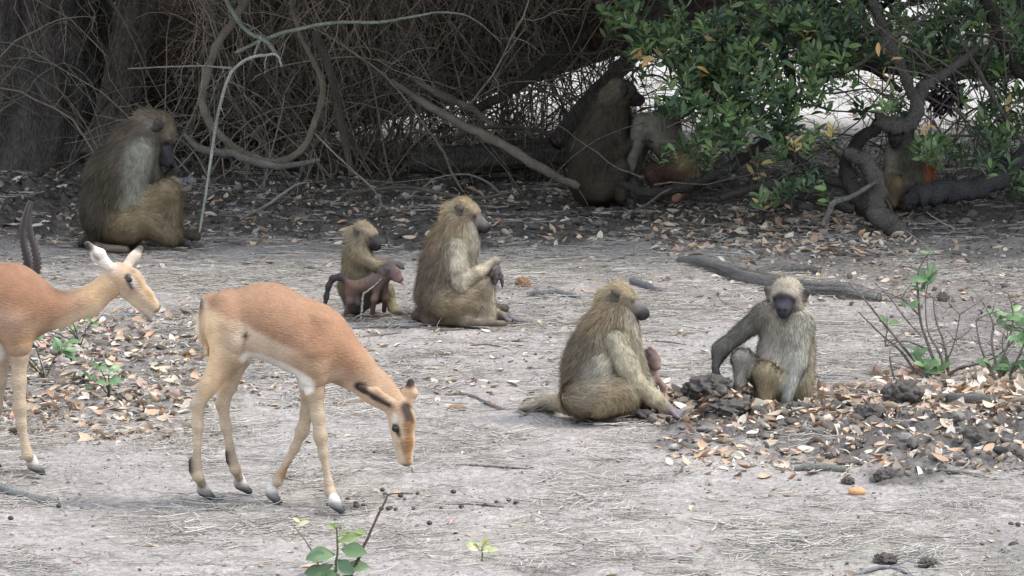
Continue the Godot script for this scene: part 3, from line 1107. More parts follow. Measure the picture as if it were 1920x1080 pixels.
func build_bush() -> void:
	var r := RandomNumberGenerator.new()
	r.seed = 9
	var bark := vmat("bush_bark", 0.85, 0.25)
	triplanar(bark, Vector3(2.5, 2.5, 2.5), noise_tex(0.05, 5, 71, 0.45, 1.0, 512), noise_tex(0.06, 5, 72, 0.0, 1.0, 512), 1.5)
	var c := gnd(1650, 415)
	var t := thing("evergreen_bush", c, "large evergreen bush with crooked grey branches and glossy green leaves, at the upper right", "bush")
	var grey := Color(0.185, 0.17, 0.16)
	var dark := Color(0.085, 0.078, 0.075)
	for q in [
		[[[1700, 445, 25.0], [1665, 418, 25.0], [1640, 395, 25.1], [1645, 350, 25.3], [1625, 310, 25.4], [1600, 290, 25.4], [1588, 287, 25.4]], [0.05, 0.062, 0.06, 0.05, 0.05, 0.045, 0.030], grey],
		[[[1640, 405, 25.1], [1612, 380, 25.2], [1592, 335, 25.4], [1586, 300, 25.6], [1615, 262, 25.8], [1645, 240, 25.9]], [0.05, 0.045, 0.042, 0.04, 0.042, 0.038], dark],
		[[[1643, 222, 25.5], [1665, 232, 25.5], [1695, 236, 25.5], [1716, 215, 25.5], [1722, 180, 25.6], [1740, 155, 25.7], [1775, 135, 25.9], [1830, 90, 26.2]], [0.04, 0.05, 0.05, 0.046, 0.044, 0.036, 0.03, 0.025], grey],
		[[[1712, 185, 25.6], [1690, 130, 25.6], [1665, 70, 25.7], [1640, 15, 25.8], [1630, -40, 25.9]], [0.032, 0.03, 0.028, 0.026, 0.025], grey],
		[[[1700, 385, 25.6], [1722, 366, 25.6], [1770, 360, 25.7], [1835, 352, 25.8], [1885, 325, 26.0], [1935, 270, 26.3], [1970, 200, 26.6]], [0.03, 0.068, 0.07, 0.064, 0.056, 0.05, 0.05], Color(0.10, 0.098, 0.105)],
		[[[1542, 424, 24.8], [1556, 395, 24.9], [1564, 380, 24.9], [1598, 368, 25.0], [1640, 342, 25.2]], [0.014, 0.018, 0.018, 0.015, 0.012], Color(0.27, 0.255, 0.25)],
		[[[1455, 240, 25.8], [1475, 275, 25.7], [1505, 310, 25.6], [1545, 332, 25.5], [1590, 350, 25.4]], [0.025, 0.028, 0.03, 0.03, 0.03], dark],
		[[[1440, 40, 26.2], [1462, 85, 26.1], [1480, 130, 26.0], [1486, 165, 25.9], [1470, 215, 25.8]], [0.024, 0.026, 0.028, 0.024, 0.02], grey],
		[[[1560, 145, 25.7], [1600, 128, 25.6], [1640, 100, 25.5], [1690, 60, 25.4], [1742, 30, 25.3]], [0.014, 0.014, 0.012, 0.010, 0.006], Color(0.20, 0.185, 0.17)],
		[[[1500, 160, 26.3], [1540, 150, 26.3], [1580, 128, 26.3], [1620, 122, 26.2], [1690, 170, 26.0]], [0.02, 0.024, 0.025, 0.02, 0.015], dark],
		[[[1300, 345, 25.5], [1350, 325, 25.5], [1400, 290, 25.6], [1440, 265, 25.7], [1470, 240, 25.8]], [0.02, 0.03, 0.032, 0.03, 0.025], dark],
		[[[1280, 128, 26.3], [1330, 165, 26.2], [1400, 190, 26.1], [1460, 240, 25.9]], [0.02, 0.018, 0.018, 0.016], grey],
		[[[1780, 30, 26.2], [1810, 90, 26.1], [1850, 160, 26.0], [1890, 230, 25.9], [1930, 280, 25.8]], [0.01, 0.014, 0.014, 0.012, 0.01], Color(0.18, 0.17, 0.16)],
		[[[1840, -20, 26.4], [1870, 60, 26.4], [1900, 120, 26.4], [1940, 160, 26.4]], [0.03, 0.035, 0.035, 0.03], dark],
		[[[1350, 372, 25.1], [1440, 350, 25.2], [1520, 372, 25.1], [1600, 392, 25.1]], [0.02, 0.026, 0.026, 0.03], dark],
		[[[1165, 345, 25.8], [1220, 362, 25.6], [1290, 350, 25.6], [1340, 332, 25.6]], [0.02, 0.03, 0.035, 0.028], dark]]:
		var p := trace(q[0])
		for j in p.size():
			p[j] -= c
		put("branch", limb(p, q[1], 9, 7, q[2], 0.05, r.randi() % 1000), bark, t)
	# bare twigs that cross one another inside the bush
	for k in 70:
		var a := at(r.randf_range(1200, 1930), r.randf_range(40, 380), r.randf_range(25.0, 26.8))
		a.y = maxf(a.y, 0.03)
		var pts := twig_run(r, a - c, Vector3(r.randfn(0, 0.9), r.randfn(0.3, 0.5), r.randfn(0, 0.4)), r.randf_range(0.4, 1.1), r.randf_range(0.0, 0.08), 0.15, 10)
		var cb := r.randf_range(0.5, 1.3)
		put("twig", cane(r, pts, r.randf_range(0.004, 0.009), 0.002, Color(0.24 * cb, 0.215 * cb, 0.195 * cb), 4, 0.3, Vector3.ZERO), bark, t)
	# leafy shoots
	var shapes := [green_leaf(0.12, 0.25, 0.36), green_leaf(0.3, 0.35, 0.40), green_leaf(-0.1, 0.15, 0.33)]
	var mat := leafmat("green_leaf", 0.3, 0.38)
	var boxes := [[1240, 60, 26.0, 70, 55, 46], [1330, 90, 25.7, 80, 70, 70], [1420, 50, 25.8, 90, 60, 66], [1520, 40, 25.9, 90, 55, 60], [1390, 160, 25.5, 90, 60, 48], [1490, 170, 25.4, 80, 60, 32], [1540, 110, 25.6, 60, 40, 36], [1360, 130, 25.9, 80, 50, 50], [1510, 250, 25.3, 60, 45, 16], [1400, 240, 25.4, 70, 40, 20], [1340, 215, 25.4, 60, 40, 20], [1300, 165, 25.7, 55, 35, 26],
		[1590, 70, 26.1, 60, 60, 34], [1690, 55, 26.3, 80, 60, 50], [1790, 40, 26.5, 90, 60, 54], [1890, 70, 26.6, 70, 80, 52], [1900, 190, 26.7, 50, 70, 30], [1760, 100, 26.6, 70, 35, 22], [1240, 190, 25.6, 50, 14, 9], [1260, 275, 25.3, 45, 10, 6], [1330, 290, 25.4, 50, 40, 10], [1420, 300, 25.4, 60, 40, 7], [1530, 320, 25.3, 40, 40, 5], [1470, 350, 25.2, 60, 22, 9], [1730, 275, 25.4, 40, 25, 10], [1840, 250, 26.0, 60, 70, 30], [1800, 110, 26.9, 80, 40, 30], [1900, 330, 26.0, 40, 40, 12], [1650, 200, 25.8, 40, 40, 8], [1170, 20, 26.4, 50, 30, 16]]
	var leaves := []
	for q in boxes:
		for k in q[5]:
			var u := Vector3(r.randfn(0, 0.5), r.randfn(0, 0.5), r.randfn(0, 0.28))
			var tip: Vector3 = at(q[0] + u.x * q[3], q[1] + u.y * q[4], q[2] + u.z) - c
			var back := Vector3(r.randf_range(-0.6, 0.6), -0.9, r.randf_range(-0.7, 0.1)).normalized()
			var st := tip + back * r.randf_range(0.10, 0.26)
			var g := Geo.new()
			g.tube([st, st.lerp(tip, 0.5) + Vector3(r.randfn(0, 0.012), 0, r.randfn(0, 0.012)), tip], [0.004, 0.003, 0.002], 4, Color(0.16, 0.15, 0.11))
			if k % 3 == 0:
				put("twig", g.mesh(), bark, t)
			var kind := r.randf()
			var ax := (tip - st).normalized()
			var num := r.randi_range(6, 10)
			for j in num:
				var f := float(j) / num
				var pos := st.lerp(tip, 0.45 + 0.55 * f)
				var an := j * 2.4 + r.randf() * 0.6
				var sd := ax.cross(Vector3(0.3, 0.2, 1.0)).normalized().rotated(ax, an)
				var dir := (ax * lerpf(0.35, 1.0, f) + sd * 0.85 + Vector3(0, 0.1, 0)).normalized()
				var l := r.randf_range(0.05, 0.10)
				leaves.append([r.randi() % 3, Transform3D(aim(dir, r.randfn(0, 0.5) + signf(dir.x) * 0.45).scaled(Vector3.ONE * l), pos), green(r, kind if r.randf() < 0.8 else r.randf())])
	# leaves on the near side one by one, the rest of the foliage as a mass
	leaves.sort_custom(func(a, b): return a[1].origin.z - a[1].basis.z.length() * -2.0 > b[1].origin.z - b[1].basis.z.length() * -2.0)
	var lx := [[], [], []]
	var lc := [[], [], []]
	var tones := {}
	for k in leaves.size():
		var q = leaves[k]
		if k < 290:
			var key := "%d_%d_%d" % [int(q[2].r * 40), int(q[2].g * 30), int(q[2].b * 40)]
			if not tones.has(key):
				var m := mat.duplicate()
				m.albedo_color = (q[2] as Color).linear_to_srgb()
				tones[key] = m
			var o := put("leaf", shapes[q[0]], tones[key], t)
			o.transform = q[1]
		else:
			lx[q[0]].append(q[1])
			lc[q[0]].append(q[2])
	for v in 3:
		scatter("foliage", shapes[v], mat, lx[v], lc[v], t)
	# the bunches of yellowed leaves and the dark clump that hangs in it
	for q in [[1205, 92, 25.6, 10, "bunch of yellowed leaves hanging above the paired baboons"], [1310, 148, 25.4, 6, "bunch of orange dead leaves at the left of the green bush"], [1665, 128, 25.2, 6, "bunch of pale yellow leaves above the crooked branch of the bush"], [1735, 235, 25.3, 4, "few pale yellow leaves hanging right of the crooked branch"]]:
		var o := thing("leaf_bunch", at(q[0], q[1], q[2]), q[4], "dead leaves")
		for j in q[3]:
			var e := put("leaf", shapes[j % 3], mats_tone("yellow_leaf_%d" % (j % 2), Color(0.48, 0.38, 0.21) if j % 2 == 0 else Color(0.46, 0.29, 0.11)), o)
			var dir := Vector3(r.randfn(0, 0.7), -0.7 + r.randfn(0, 0.5), r.randfn(0, 0.5) + 0.2)
			e.transform = Transform3D(aim(dir, r.randfn(0, 0.6)).scaled(Vector3.ONE * r.randf_range(0.06, 0.10)), Vector3(r.randfn(0, 0.045), r.randfn(0, 0.05), r.randfn(0, 0.03)))
		var g := Geo.new()
		g.tube([Vector3(-0.05, 0.22, -0.05), Vector3(0.02, 0.08, 0), Vector3(0, -0.05, 0.02)], [0.004, 0.003, 0.002], 4, Color(0.14, 0.10, 0.08))
		put("twig", g.mesh(), bark, o)
	var cl := thing("dead_leaf_clump", at(1772, 178, 26.2), "dark round clump of withered leaves hanging in the bush against the pale ground", "leaf clump")
	var px := []
	var pc := []
	for k in 260:
		var u := Vector3(r.randfn(0, 1), r.randfn(0, 1), r.randfn(0, 1)).normalized() * pow(r.randf(), 0.5)
		px.append(Transform3D(aim(u + Vector3(0, -0.3, 0), r.randf() * TAU).scaled(Vector3.ONE * 0.06), u * Vector3(0.09, 0.12, 0.08)))
		pc.append(Color(0.035, 0.026, 0.03) * r.randf_range(0.6, 1.5))
	scatter("withered_leaves", shapes[1], mat, px, pc, cl)
	var cg := Geo.new()
	cg.tube([Vector3(0.02, 0.42, -0.02), Vector3(-0.01, 0.2, 0), Vector3(0, 0.0, 0)], [0.008, 0.006, 0.006], 5, Color(0.08, 0.07, 0.06))
	put("stalk", cg.mesh(), bark, cl)

func mats_tone(key: String, c: Color, rough := 0.6) -> StandardMaterial3D:
	if not mats.has(key):
		var m := StandardMaterial3D.new()
		m.albedo_color = c.linear_to_srgb()
		m.vertex_color_use_as_albedo = true
		m.roughness = rough
		m.backlight_enabled = true
		m.backlight = Color(0.25, 0.25, 0.25)
		mats[key] = m
	return mats[key]

# ---------------------------------------------------------------- small plants
func sprig(root: Node3D, r: RandomNumberGenerator, where: Vector3, ax: Vector3, num: int, l: float, key: String, c: Color, shape: Mesh, spread: float) -> void:
	for j in num:
		var sd := ax.cross(Vector3(0.3, 0.2, 1.0)).normalized().rotated(ax, j * 2.4 + r.randf() * 0.5)
		var e := put("leaf", shape, mats_tone(key, c, 0.45), root)
		var ld := ax * r.randf_range(0.2, 0.9) + sd * spread
		e.transform = Transform3D(aim(ld, r.randfn(0, 0.3) + signf(ld.x) * 0.7).scaled(Vector3.ONE * l * r.randf_range(0.7, 1.15)), where + ax * r.randf_range(-0.3, 0.3) * l)

func build_plants() -> void:
	var r := RandomNumberGenerator.new()
	r.seed = 23
	var bark := vmat("bush_bark", 0.85, 0.25)
	var shapes := [green_leaf(0.12, 0.25, 0.42), green_leaf(0.35, 0.45, 0.56), green_leaf(0.25, 0.4, 0.66)]
	# seedling at the bottom edge
	var c := gnd(628, 1100)
	var t := thing("seedling", c, "leafy green seedling with broad round leaves at the bottom edge of the picture", "plant")
	var d := -c.z
	for q in [[[[632, 1100], [630, 1060], [633, 1030], [631, 990]], 0.006, Color(0.22, 0.26, 0.13)], [[[650, 1100], [678, 1035], [700, 985], [722, 940], [733, 926], [775, 926]], 0.006, Color(0.26, 0.20, 0.16)], [[[600, 1065], [580, 1025], [562, 1000], [545, 980]], 0.003, Color(0.38, 0.34, 0.28)]]:
		var p := []
		for e in q[0]:
			p.append(at(e[0], e[1], d) - c)
		put("stem", limb(p, taper(q[1], q[1] * 0.4, p.size()), 6, 5, q[2], 0.03, 3), bark, t)
	for q in [[629, 1040, -1.0, 0.1, 0.45, 0.105, 2, 0], [634, 1050, 0.55, -0.35, 0.75, 0.085, 2, 1], [625, 1058, -1.0, -0.45, 0.5, 0.095, 1, 1], [634, 1068, -0.8, -0.5, 0.6, 0.085, 1, 0], [632, 1018, 0.95, 0.42, 0.1, 0.10, 0, 2], [632, 1010, 0.8, 0.8, 0.2, 0.06, 0, 2], [631, 992, 0.3, 0.6, 0.5, 0.05, 1, 2], [631, 992, -0.6, 0.5, 0.5, 0.04, 1, 2], [640, 1080, 0.9, -0.2, 0.4, 0.05, 1, 1], [640, 1030, 0.85, 0.05, 0.6, 0.10, 2, 0], [618, 1045, -0.75, 0.2, 0.7, 0.09, 1, 1], [645, 1062, 0.9, 0.1, 0.3, 0.09, 1, 0], [612, 1066, -0.9, -0.1, 0.5, 0.08, 2, 1], [628, 1075, 0.2, -0.4, 0.9, 0.09, 1, 0], [556, 985, 0.8, 0.35, 0.2, 0.05, 0, 3], [564, 980, -0.6, 0.5, 0.3, 0.035, 0, 3], [690, 1000, -0.9, 0.2, 0.1, 0.05, 0, 2], [733, 926, 0.5, 0.4, 0.5, 0.04, 1, 4]]:
		var e := put("leaf", shapes[q[6]], mats_tone("seedling_leaf_%d" % q[7], [Color(0.10, 0.165, 0.07), Color(0.06, 0.115, 0.05), Color(0.20, 0.26, 0.10), Color(0.42, 0.42, 0.23), Color(0.42, 0.28, 0.18)][q[7]], 0.4), t)
		e.transform = Transform3D(aim(Vector3(q[2], q[3], q[4]), r.randfn(0, 0.2) + signf(q[2]) * 0.95).scaled(Vector3.ONE * q[5] * 0.95), at(q[0], q[1], d + 0.005) - c)
	var fl := put("fallen_leaf", dry_leaf(0.5, 0.35, 0.2, 0.55), mats_tone("big_leaf", Color(0.50, 0.30, 0.22)))
	fl.transform = Transform3D(Basis(Vector3.UP, 1.75).scaled(Vector3.ONE * 0.12), on(592, 1072, 0.02))
	tag(fl, "large reddish tan fallen leaf beneath the seedling at the bottom edge", "leaf")
	# tiny seedling
	c = gnd(903, 1052)
	t = thing("seedling", c, "tiny pale yellow green seedling alone on the bare ground", "plant")
	put("stem", limb([Vector3.ZERO, Vector3(0.003, 0.03, 0), Vector3(0.0, 0.06, 0)], [0.004, 0.003, 0.002], 5, 4, Color(0.28, 0.30, 0.16), 0.03, 4), bark, t)
	for q in [[-0.9, 0.75, 0.3, 0.055], [-0.35, 1.0, 0.2, 0.05], [0.2, 1.0, 0.3, 0.055], [0.55, 0.9, 0.1, 0.05], [0.9, 0.25, 0.4, 0.065], [-0.7, 0.1, 0.5, 0.05], [0.4, 0.3, 0.9, 0.05], [-0.9, 0.4, -0.2, 0.06], [0.8, 0.6, -0.5, 0.045]]:
		var e := put("leaf", shapes[0], mats_tone("tiny_leaf_%d" % (r.randi() % 2), Color(0.36, 0.40, 0.19)) if r.randf() < 0.7 else mats_tone("tiny_leaf_pale", Color(0.55, 0.52, 0.32)), t)
		e.transform = Transform3D(aim(Vector3(q[0], q[1], q[2]), r.randfn(0, 0.2) + signf(q[0]) * 0.8).scaled(Vector3.ONE * q[3]), Vector3(0, 0.025 + r.randf() * 0.025, 0))
	# twiggy shrubs on the right
	var sh := [[1760, 715, "bare twiggy shrub with few green leaves, stems fanning out of the leaf heap", [
			[[1762, 715], [1745, 660], [1728, 610], [1722, 560], [1722, 510], [1745, 470], [1790, 430]], [[1755, 715], [1720, 700], [1690, 660], [1650, 625], [1610, 585]], [[1750, 712], [1710, 670], [1660, 610], [1620, 560], [1590, 530]], [[1770, 712], [1765, 670], [1740, 620], [1735, 560]], [[1780, 712], [1772, 650], [1755, 600], [1750, 560]], [[1765, 712], [1800, 690], [1840, 680], [1880, 660], [1925, 610]], [[1722, 590], [1690, 560], [1650, 545]], [[1748, 660], [1700, 640], [1660, 650]], [[1725, 545], [1740, 520], [1738, 490]], [[1690, 735], [1675, 705], [1668, 670]], [[1728, 630], [1700, 600], [1670, 560], [1640, 530]], [[1770, 690], [1790, 640], [1800, 590]]],
			[[1737, 520, 0.10, 5], [1735, 545, 0.08, 4], [1700, 575, 0.06, 3], [1665, 605, 0.05, 3], [1735, 690, 0.10, 6], [1760, 690, 0.09, 5], [1720, 665, 0.07, 4], [1745, 480, 0.05, 3]]],
		[1878, 725, "leafier small shrub at the right edge beside the bare twiggy shrub", [
			[[1880, 725], [1878, 680], [1892, 640], [1900, 590], [1890, 550]], [[1872, 722], [1850, 680], [1836, 640], [1830, 600]], [[1885, 722], [1910, 670], [1930, 620]], [[1880, 720], [1860, 650], [1862, 610], [1855, 590]], [[1888, 720], [1920, 700], [1950, 670]]],
			[[1890, 590, 0.09, 6], [1915, 620, 0.10, 7], [1925, 660, 0.10, 8], [1895, 700, 0.10, 8], [1870, 600, 0.07, 4], [1920, 720, 0.10, 7], [1860, 695, 0.09, 6], [1940, 700, 0.1, 6]]]]
	for q in sh:
		c = gnd(q[0], q[1])
		d = -c.z
		t = thing("twiggy_shrub", c, q[2], "shrub")
		for e in q[3]:
			var p := []
			for w in e:
				p.append(at(w[0], w[1], d + (w[0] - q[0]) * 0.0006 * (1 if e.size() % 2 == 0 else -1)) - c)
			var r0 := 0.0085 if e[0][1] > 700 else 0.005
			put("stem", limb(p, taper(r0, 0.0025, p.size()), 6, 5, Color(0.36, 0.32, 0.30), 0.05, r.randi() % 999), bark, t)
			for s in 4:
				var j := r.randi_range(1, p.size() - 1)
				var g := Geo.new()
				var m: Vector3 = p[j]
				g.tube(twig_run(r, m, Vector3(r.randfn(0, 0.8), r.randf_range(0, 1), r.randfn(0, 0.5)), r.randf_range(0.06, 0.2), 0.02, 0.15, 5), taper(0.003, 0.0012, 6), 4, Color(0.36, 0.32, 0.30))
				put("twig", g.mesh(), bark, t)
		for e in q[4]:
			sprig(t, r, at(e[0], e[1], d) - c, Vector3(r.randfn(0, 0.3), 1, 0.2).normalized(), e[3], e[2], "shrub_leaf_%d" % (r.randi() % 3), [Color(0.09, 0.17, 0.07), Color(0.13, 0.22, 0.09), Color(0.07, 0.14, 0.06)][r.randi() % 3], shapes[0], 0.9)
	# low green plants in the drift behind the antelopes
	for q in [[85, 712, 60, 0.10, 26, "dark leafy green plant beside the foreleg of the left antelope"], [205, 745, 34, 0.075, 14, "small green plant in the leaf drift between the two antelopes"], [150, 650, 40, 0.07, 10, "pale green sprig in the leaf drift below the left antelope's chin"]]:
		c = gnd(q[0], q[1])
		t = thing("green_plant", c, q[5], "plant")
		for k in 5:
			var tip: Vector3 = Vector3(r.randfn(0, 0.09), r.randf_range(0.08, 0.2), r.randfn(0, 0.05)) * (q[2] / 50.0)
			put("stem", limb([Vector3.ZERO, tip * 0.5 + Vector3(0, 0.02, 0), tip], [0.004, 0.003, 0.002], 5, 4, Color(0.14, 0.13, 0.09), 0.03, k), bark, t)
			sprig(t, r, tip, tip.normalized(), int(q[4] / 4.0), q[3] * 0.8, "plant_leaf_%d" % (k % 3), [Color(0.06, 0.14, 0.055), Color(0.10, 0.20, 0.08), Color(0.16, 0.26, 0.13)][k % 3], shapes[1], 1.0)
	# dry white scarred twig in front of the infant
	var w := gnd(680, 600)
	var tw := thing("dry_twig", w, "pale upright dry twig with a bent arm in front of the pink faced infant", "twig")
	var wp := []
	for e in [[676, 602], [679, 575], [681, 553], [690, 545], [705, 533], [716, 522]]:
		wp.append(at(e[0], e[1], -w.z) - w)
	put("stem", limb(wp, [0.006, 0.006, 0.006, 0.005, 0.004, 0.002], 6, 5, Color(0.55, 0.52, 0.52), 0.05, 8), bark, tw)
	var g2 := Geo.new()
	g2.tube([Vector3(0, 0.03, 0), Vector3(-0.03, 0.02, 0.02), Vector3(-0.05, 0.005, 0.05)], [0.004, 0.003, 0.002], 5, Color(0.5, 0.48, 0.46))
	put("twig", g2.mesh(), bark, tw)
# ---------------------------------------------------------------- things lying about
func lying(called: String, px: Array, ra: Array, col: Color, label: String, cat: String, group := "", m: StandardMaterial3D = null, furrow := 0.0, spurs := 0) -> void:
	var c := gnd(px[0][0], px[0][1])
	c.y = gh(c.x, c.z)
	var p := []
	for j in px.size():
		var q = px[j]
		var w := on(q[0], q[1], ra[j] * 0.7 + (q[2] if q.size() > 2 else 0.0))
		p.append(w - c)
	var mesh: ArrayMesh
	if furrow > 0.0:
		mesh = bark_column(p, ra, 26, 9, furrow, col, px[0][0])
	else:
		mesh = limb(p, ra, 7, 6, col, 0.06, px[0][0])
	var o := put(called, mesh, m if m else vmat("dry_twig", 0.85, 0.25))
	o.position = c
	tag(o, label, cat, group)
	var r := RandomNumberGenerator.new()
	r.seed = px[0][0]
	for k in spurs:
		var j := r.randi_range(1, p.size() - 1)
		var g := Geo.new()
		g.tube(twig_run(r, p[j], Vector3(r.randfn(0, 1), r.randf_range(0.1, 0.5), r.randfn(0, 1)), r.randf_range(0.08, 0.22), 0.06, 0.15, 5), taper(ra[j] * 0.5, 0.0015, 6), 5, col)
		put("twig", g.mesh(), o.material_override, o)

func lump(called: String, px: float, py: float, size: Vector3, col: Color, label: String, cat: String, rough: float, seed_: int, group := "") -> void:
	var g := Geo.new()
	var nu := 40
	var nv := 22
	for j in nv + 1:
		for k in nu:
			var th := PI * j / nv
			var ph := TAU * k / nu
			var u := Vector3(sin(th) * cos(ph), cos(th), sin(th) * sin(ph))
			var e := 1.0 + rough * (nz2.get_noise_3dv(u * 4.5 + Vector3.ONE * seed_) + 0.45 * nz2.get_noise_3dv(u * 11.0 + Vector3.ONE * seed_))
			g.v.append(u * e * size)
			g.n.append(u)
			var b := 1.0 + 0.5 * nz2.get_noise_3dv(u * 50.0 + Vector3.ONE * seed_)
			g.c.append(Color(col.r * b, col.g * b, col.b * b))
	for j in nv:
		for k in nu:
			var p0 := j * nu + k
			var p1 := j * nu + (k + 1) % nu
			g.i.append_array([p0, p0 + nu, p1, p1, p0 + nu, p1 + nu])
	for j in nv + 1:
		for k in nu:
			var e := g.v[j * nu + (k + 1) % nu] - g.v[j * nu + (k + nu - 1) % nu]
			var f := g.v[mini(j + 1, nv) * nu + k] - g.v[maxi(j - 1, 0) * nu + k]
			var nn := e.cross(f).normalized()
			if nn.length() > 0.5:
				g.n[j * nu + k] = nn if nn.dot(g.v[j * nu + k]) > 0.0 else -nn
	var o := put(called, g.mesh(), vmat("earth_crumb", 0.95, 0.2))
	o.position = on(px, py, size.y * 0.6)
	tag(o, label, cat, group)

func build_ground_things() -> void:
	var wood := vmat("grey_wood", 0.9, 0.2)
	triplanar(wood, Vector3(1.2, 6.0, 6.0), noise_tex(0.03, 5, 51, 0.45, 1.0, 512), noise_tex(0.04, 5, 52, 0.0, 1.0, 512), 3.0)
	lying("log", [[1275, 488], [1320, 500], [1380, 520], [1440, 535], [1520, 548], [1590, 556], [1648, 562]], [0.022, 0.042, 0.046, 0.043, 0.043, 0.044, 0.028], Color(0.50, 0.475, 0.46), "long grey weathered log lying behind the baboon facing the camera", "log", "", wood, 0.11)
	lying("log", [[1420, 512], [1460, 508], [1510, 510], [1535, 514]], [0.02, 0.032, 0.03, 0.018], Color(0.42, 0.40, 0.385), "short grey piece of wood lying behind the long log", "log", "", wood, 0.05)
	lying("fallen_stick", [[988, 550], [1020, 551], [1055, 552], [1092, 556]], [0.012, 0.02, 0.018, 0.006], Color(0.29, 0.29, 0.30), "short grey stick with a stub between the two sitting baboons", "stick", "", null, 0.0, 2)
	lying("fallen_stick", [[1185, 530], [1215, 538], [1242, 548]], [0.02, 0.02, 0.012], Color(0.25, 0.25, 0.27), "grey stub of wood behind the head of the nursing baboon", "stick")
	lying("fallen_stick", [[-60, 905], [0, 917], [60, 930], [104, 938]], [0.018, 0.018, 0.017, 0.015], Color(0.33, 0.34, 0.33), "smooth pale grey branch end at the left edge on the bare ground", "branch")
	lying("fallen_stick", [[810, 941], [850, 942], [895, 944], [945, 949]], [0.004, 0.007, 0.007, 0.004], Color(0.40, 0.38, 0.37), "thin pale stick lying among the droppings", "stick")
	lying("fallen_stick", [[1490, 878], [1530, 880], [1585, 882]], [0.010, 0.018, 0.014], Color(0.33, 0.33, 0.31), "flat grey strip of wood below the leaf heap", "stick")
	lying("fallen_stick", [[1740, 882], [1800, 890], [1868, 895]], [0.006, 0.008, 0.006], Color(0.35, 0.33, 0.31), "thin grey stick lying at the lower edge of the leaf heap", "stick")
	lying("fallen_stick", [[1755, 762], [1800, 775], [1860, 786]], [0.02, 0.03, 0.02], Color(0.45, 0.43, 0.42), "weathered grey piece of wood in the leaf heap under the shrub", "stick", "", wood, 0.05)
	lying("fallen_stick", [[835, 740], [880, 742], [930, 758], [985, 775]], [0.006, 0.007, 0.008, 0.006], Color(0.30, 0.28, 0.26), "thin crooked stick ending at the tail of the nursing baboon", "stick", "", null, 0.0, 3)
	lying("fallen_stick", [[660, 612], [740, 610], [820, 618], [880, 612]], [0.005, 0.007, 0.006, 0.004], Color(0.26, 0.24, 0.22), "dark thin stick lying in front of the young baboon", "stick", "", null, 0.0, 3)
	lying("fallen_stick", [[960, 448], [1010, 455], [1085, 470]], [0.008, 0.009, 0.006], Color(0.34, 0.29, 0.24), "brown stick on the ground right of the middle baboon's face", "stick")
	lying("fallen_stick", [[1600, 1078], [1660, 1066], [1700, 1072], [1725, 1090]], [0.006, 0.008, 0.007, 0.004], Color(0.34, 0.34, 0.36), "grey forked twig at the bottom edge on the right", "stick", "", null, 0.0, 3)
	lying("fallen_stick", [[1190, 412], [1300, 418], [1430, 420], [1500, 416]], [0.006, 0.008, 0.007, 0.005], Color(0.36, 0.32, 0.27), "long thin dry stick in the yellow leaves under the bush", "stick")
	lying("fallen_stick", [[845, 868], [900, 870], [1000, 872]], [0.003, 0.005, 0.003], Color(0.30, 0.26, 0.24), "thin reddish stick on the open ground right of the grazing antelope's muzzle", "stick")
	lying("fallen_stick", [[1820, 430], [1880, 440], [1950, 432]], [0.006, 0.008, 0.006], Color(0.38, 0.36, 0.33), "pale stick at the right edge below the bush", "stick")
	var r := RandomNumberGenerator.new()
	r.seed = 61
	# loose sticks
	for k in 46:
		var px := r.randf_range(380, 1900)
		var py := r.randf_range(425, 720)
		var l := r.randf_range(30, 80)
		var a := r.randf_range(-0.2, 0.2)
		lying("loose_stick", [[px, py], [px + l * 0.5, py + a * l * 0.4 + r.randf_range(-3, 3)], [px + l, py + a * l]], [0.003, 0.005, 0.002], Color(0.30, 0.28, 0.25) * r.randf_range(0.6, 1.3), "thin dry stick lying %s" % whereabouts(px, py), "stick", "loose sticks on the ground", null, 0.0, 1)
	# dung, fruit, droppings
	lump("dung_ball", 980, 534, Vector3(0.042, 0.034, 0.042), Color(0.20, 0.12, 0.075), "round brown dung ball on the ground right of the middle baboon", "dung", 0.25, 3)
	lump("dung_ball", 855, 768, Vector3(0.04, 0.018, 0.04), Color(0.22, 0.16, 0.11), "flattened brown dung left of the nursing baboon's tail", "dung", 0.35, 4)
	lump("fallen_fruit", 1607, 922, Vector3(0.034, 0.018, 0.03), Color(0.50, 0.27, 0.15), "smooth orange brown seed pod on the bare ground below the leaf heap", "fruit", 0.04, 5)
	var clods := ["largest dark clod of earth left of the baboon facing the camera", "dark clod leaning against the right side of the largest clod", "dark clod behind the largest one near the nursing baboon's hand", "big dark clod half buried in leaves left of the grey wood piece", "low dark clod in the leaf heap right of the baboon facing us", "low dark clod just in front of the planted hand", "dark clod in the middle of the leaf heap", "dark clod at the right front of the leaf heap", "small dark clod near the bottom edge above the forked twig", "small dark clod right of the one above the forked twig", "mossy looking dark clod below the leaf heap", "very small dark clod left of the clod below the leaf heap", "small dark clod on the open ground beyond the twiggy shrub", "flat dark clod alone on the bare ground in front"]
	for q in [[1330, 776, 0.095, 0.048, 1.0], [1365, 788, 0.085, 0.036, 1.0], [1300, 768, 0.05, 0.034, 1.0], [1690, 775, 0.08, 0.055, 1.0], [1560, 782, 0.07, 0.04, 1.0], [1500, 790, 0.06, 0.035, 1.0], [1630, 800, 0.06, 0.04, 1.0], [1840, 840, 0.09, 0.05, 1.0], [1660, 1055, 0.04, 0.02, 1.0], [1740, 1058, 0.035, 0.018, 1.0], [1665, 892, 0.05, 0.03, 1.0], [1590, 898, 0.025, 0.018, 1.0], [1768, 560, 0.03, 0.03, 1.0], [1480, 1005, 0.04, 0.012, 1.0]]:
		lump("soil_clod", q[0], q[1], Vector3(q[2], q[3], q[2]), Color(0.085, 0.078, 0.074), clods.pop_front(), "clod", 0.45, int(q[0]), "clods of dark earth")
	var pel := SphereMesh.new()
	pel.radius = 0.5
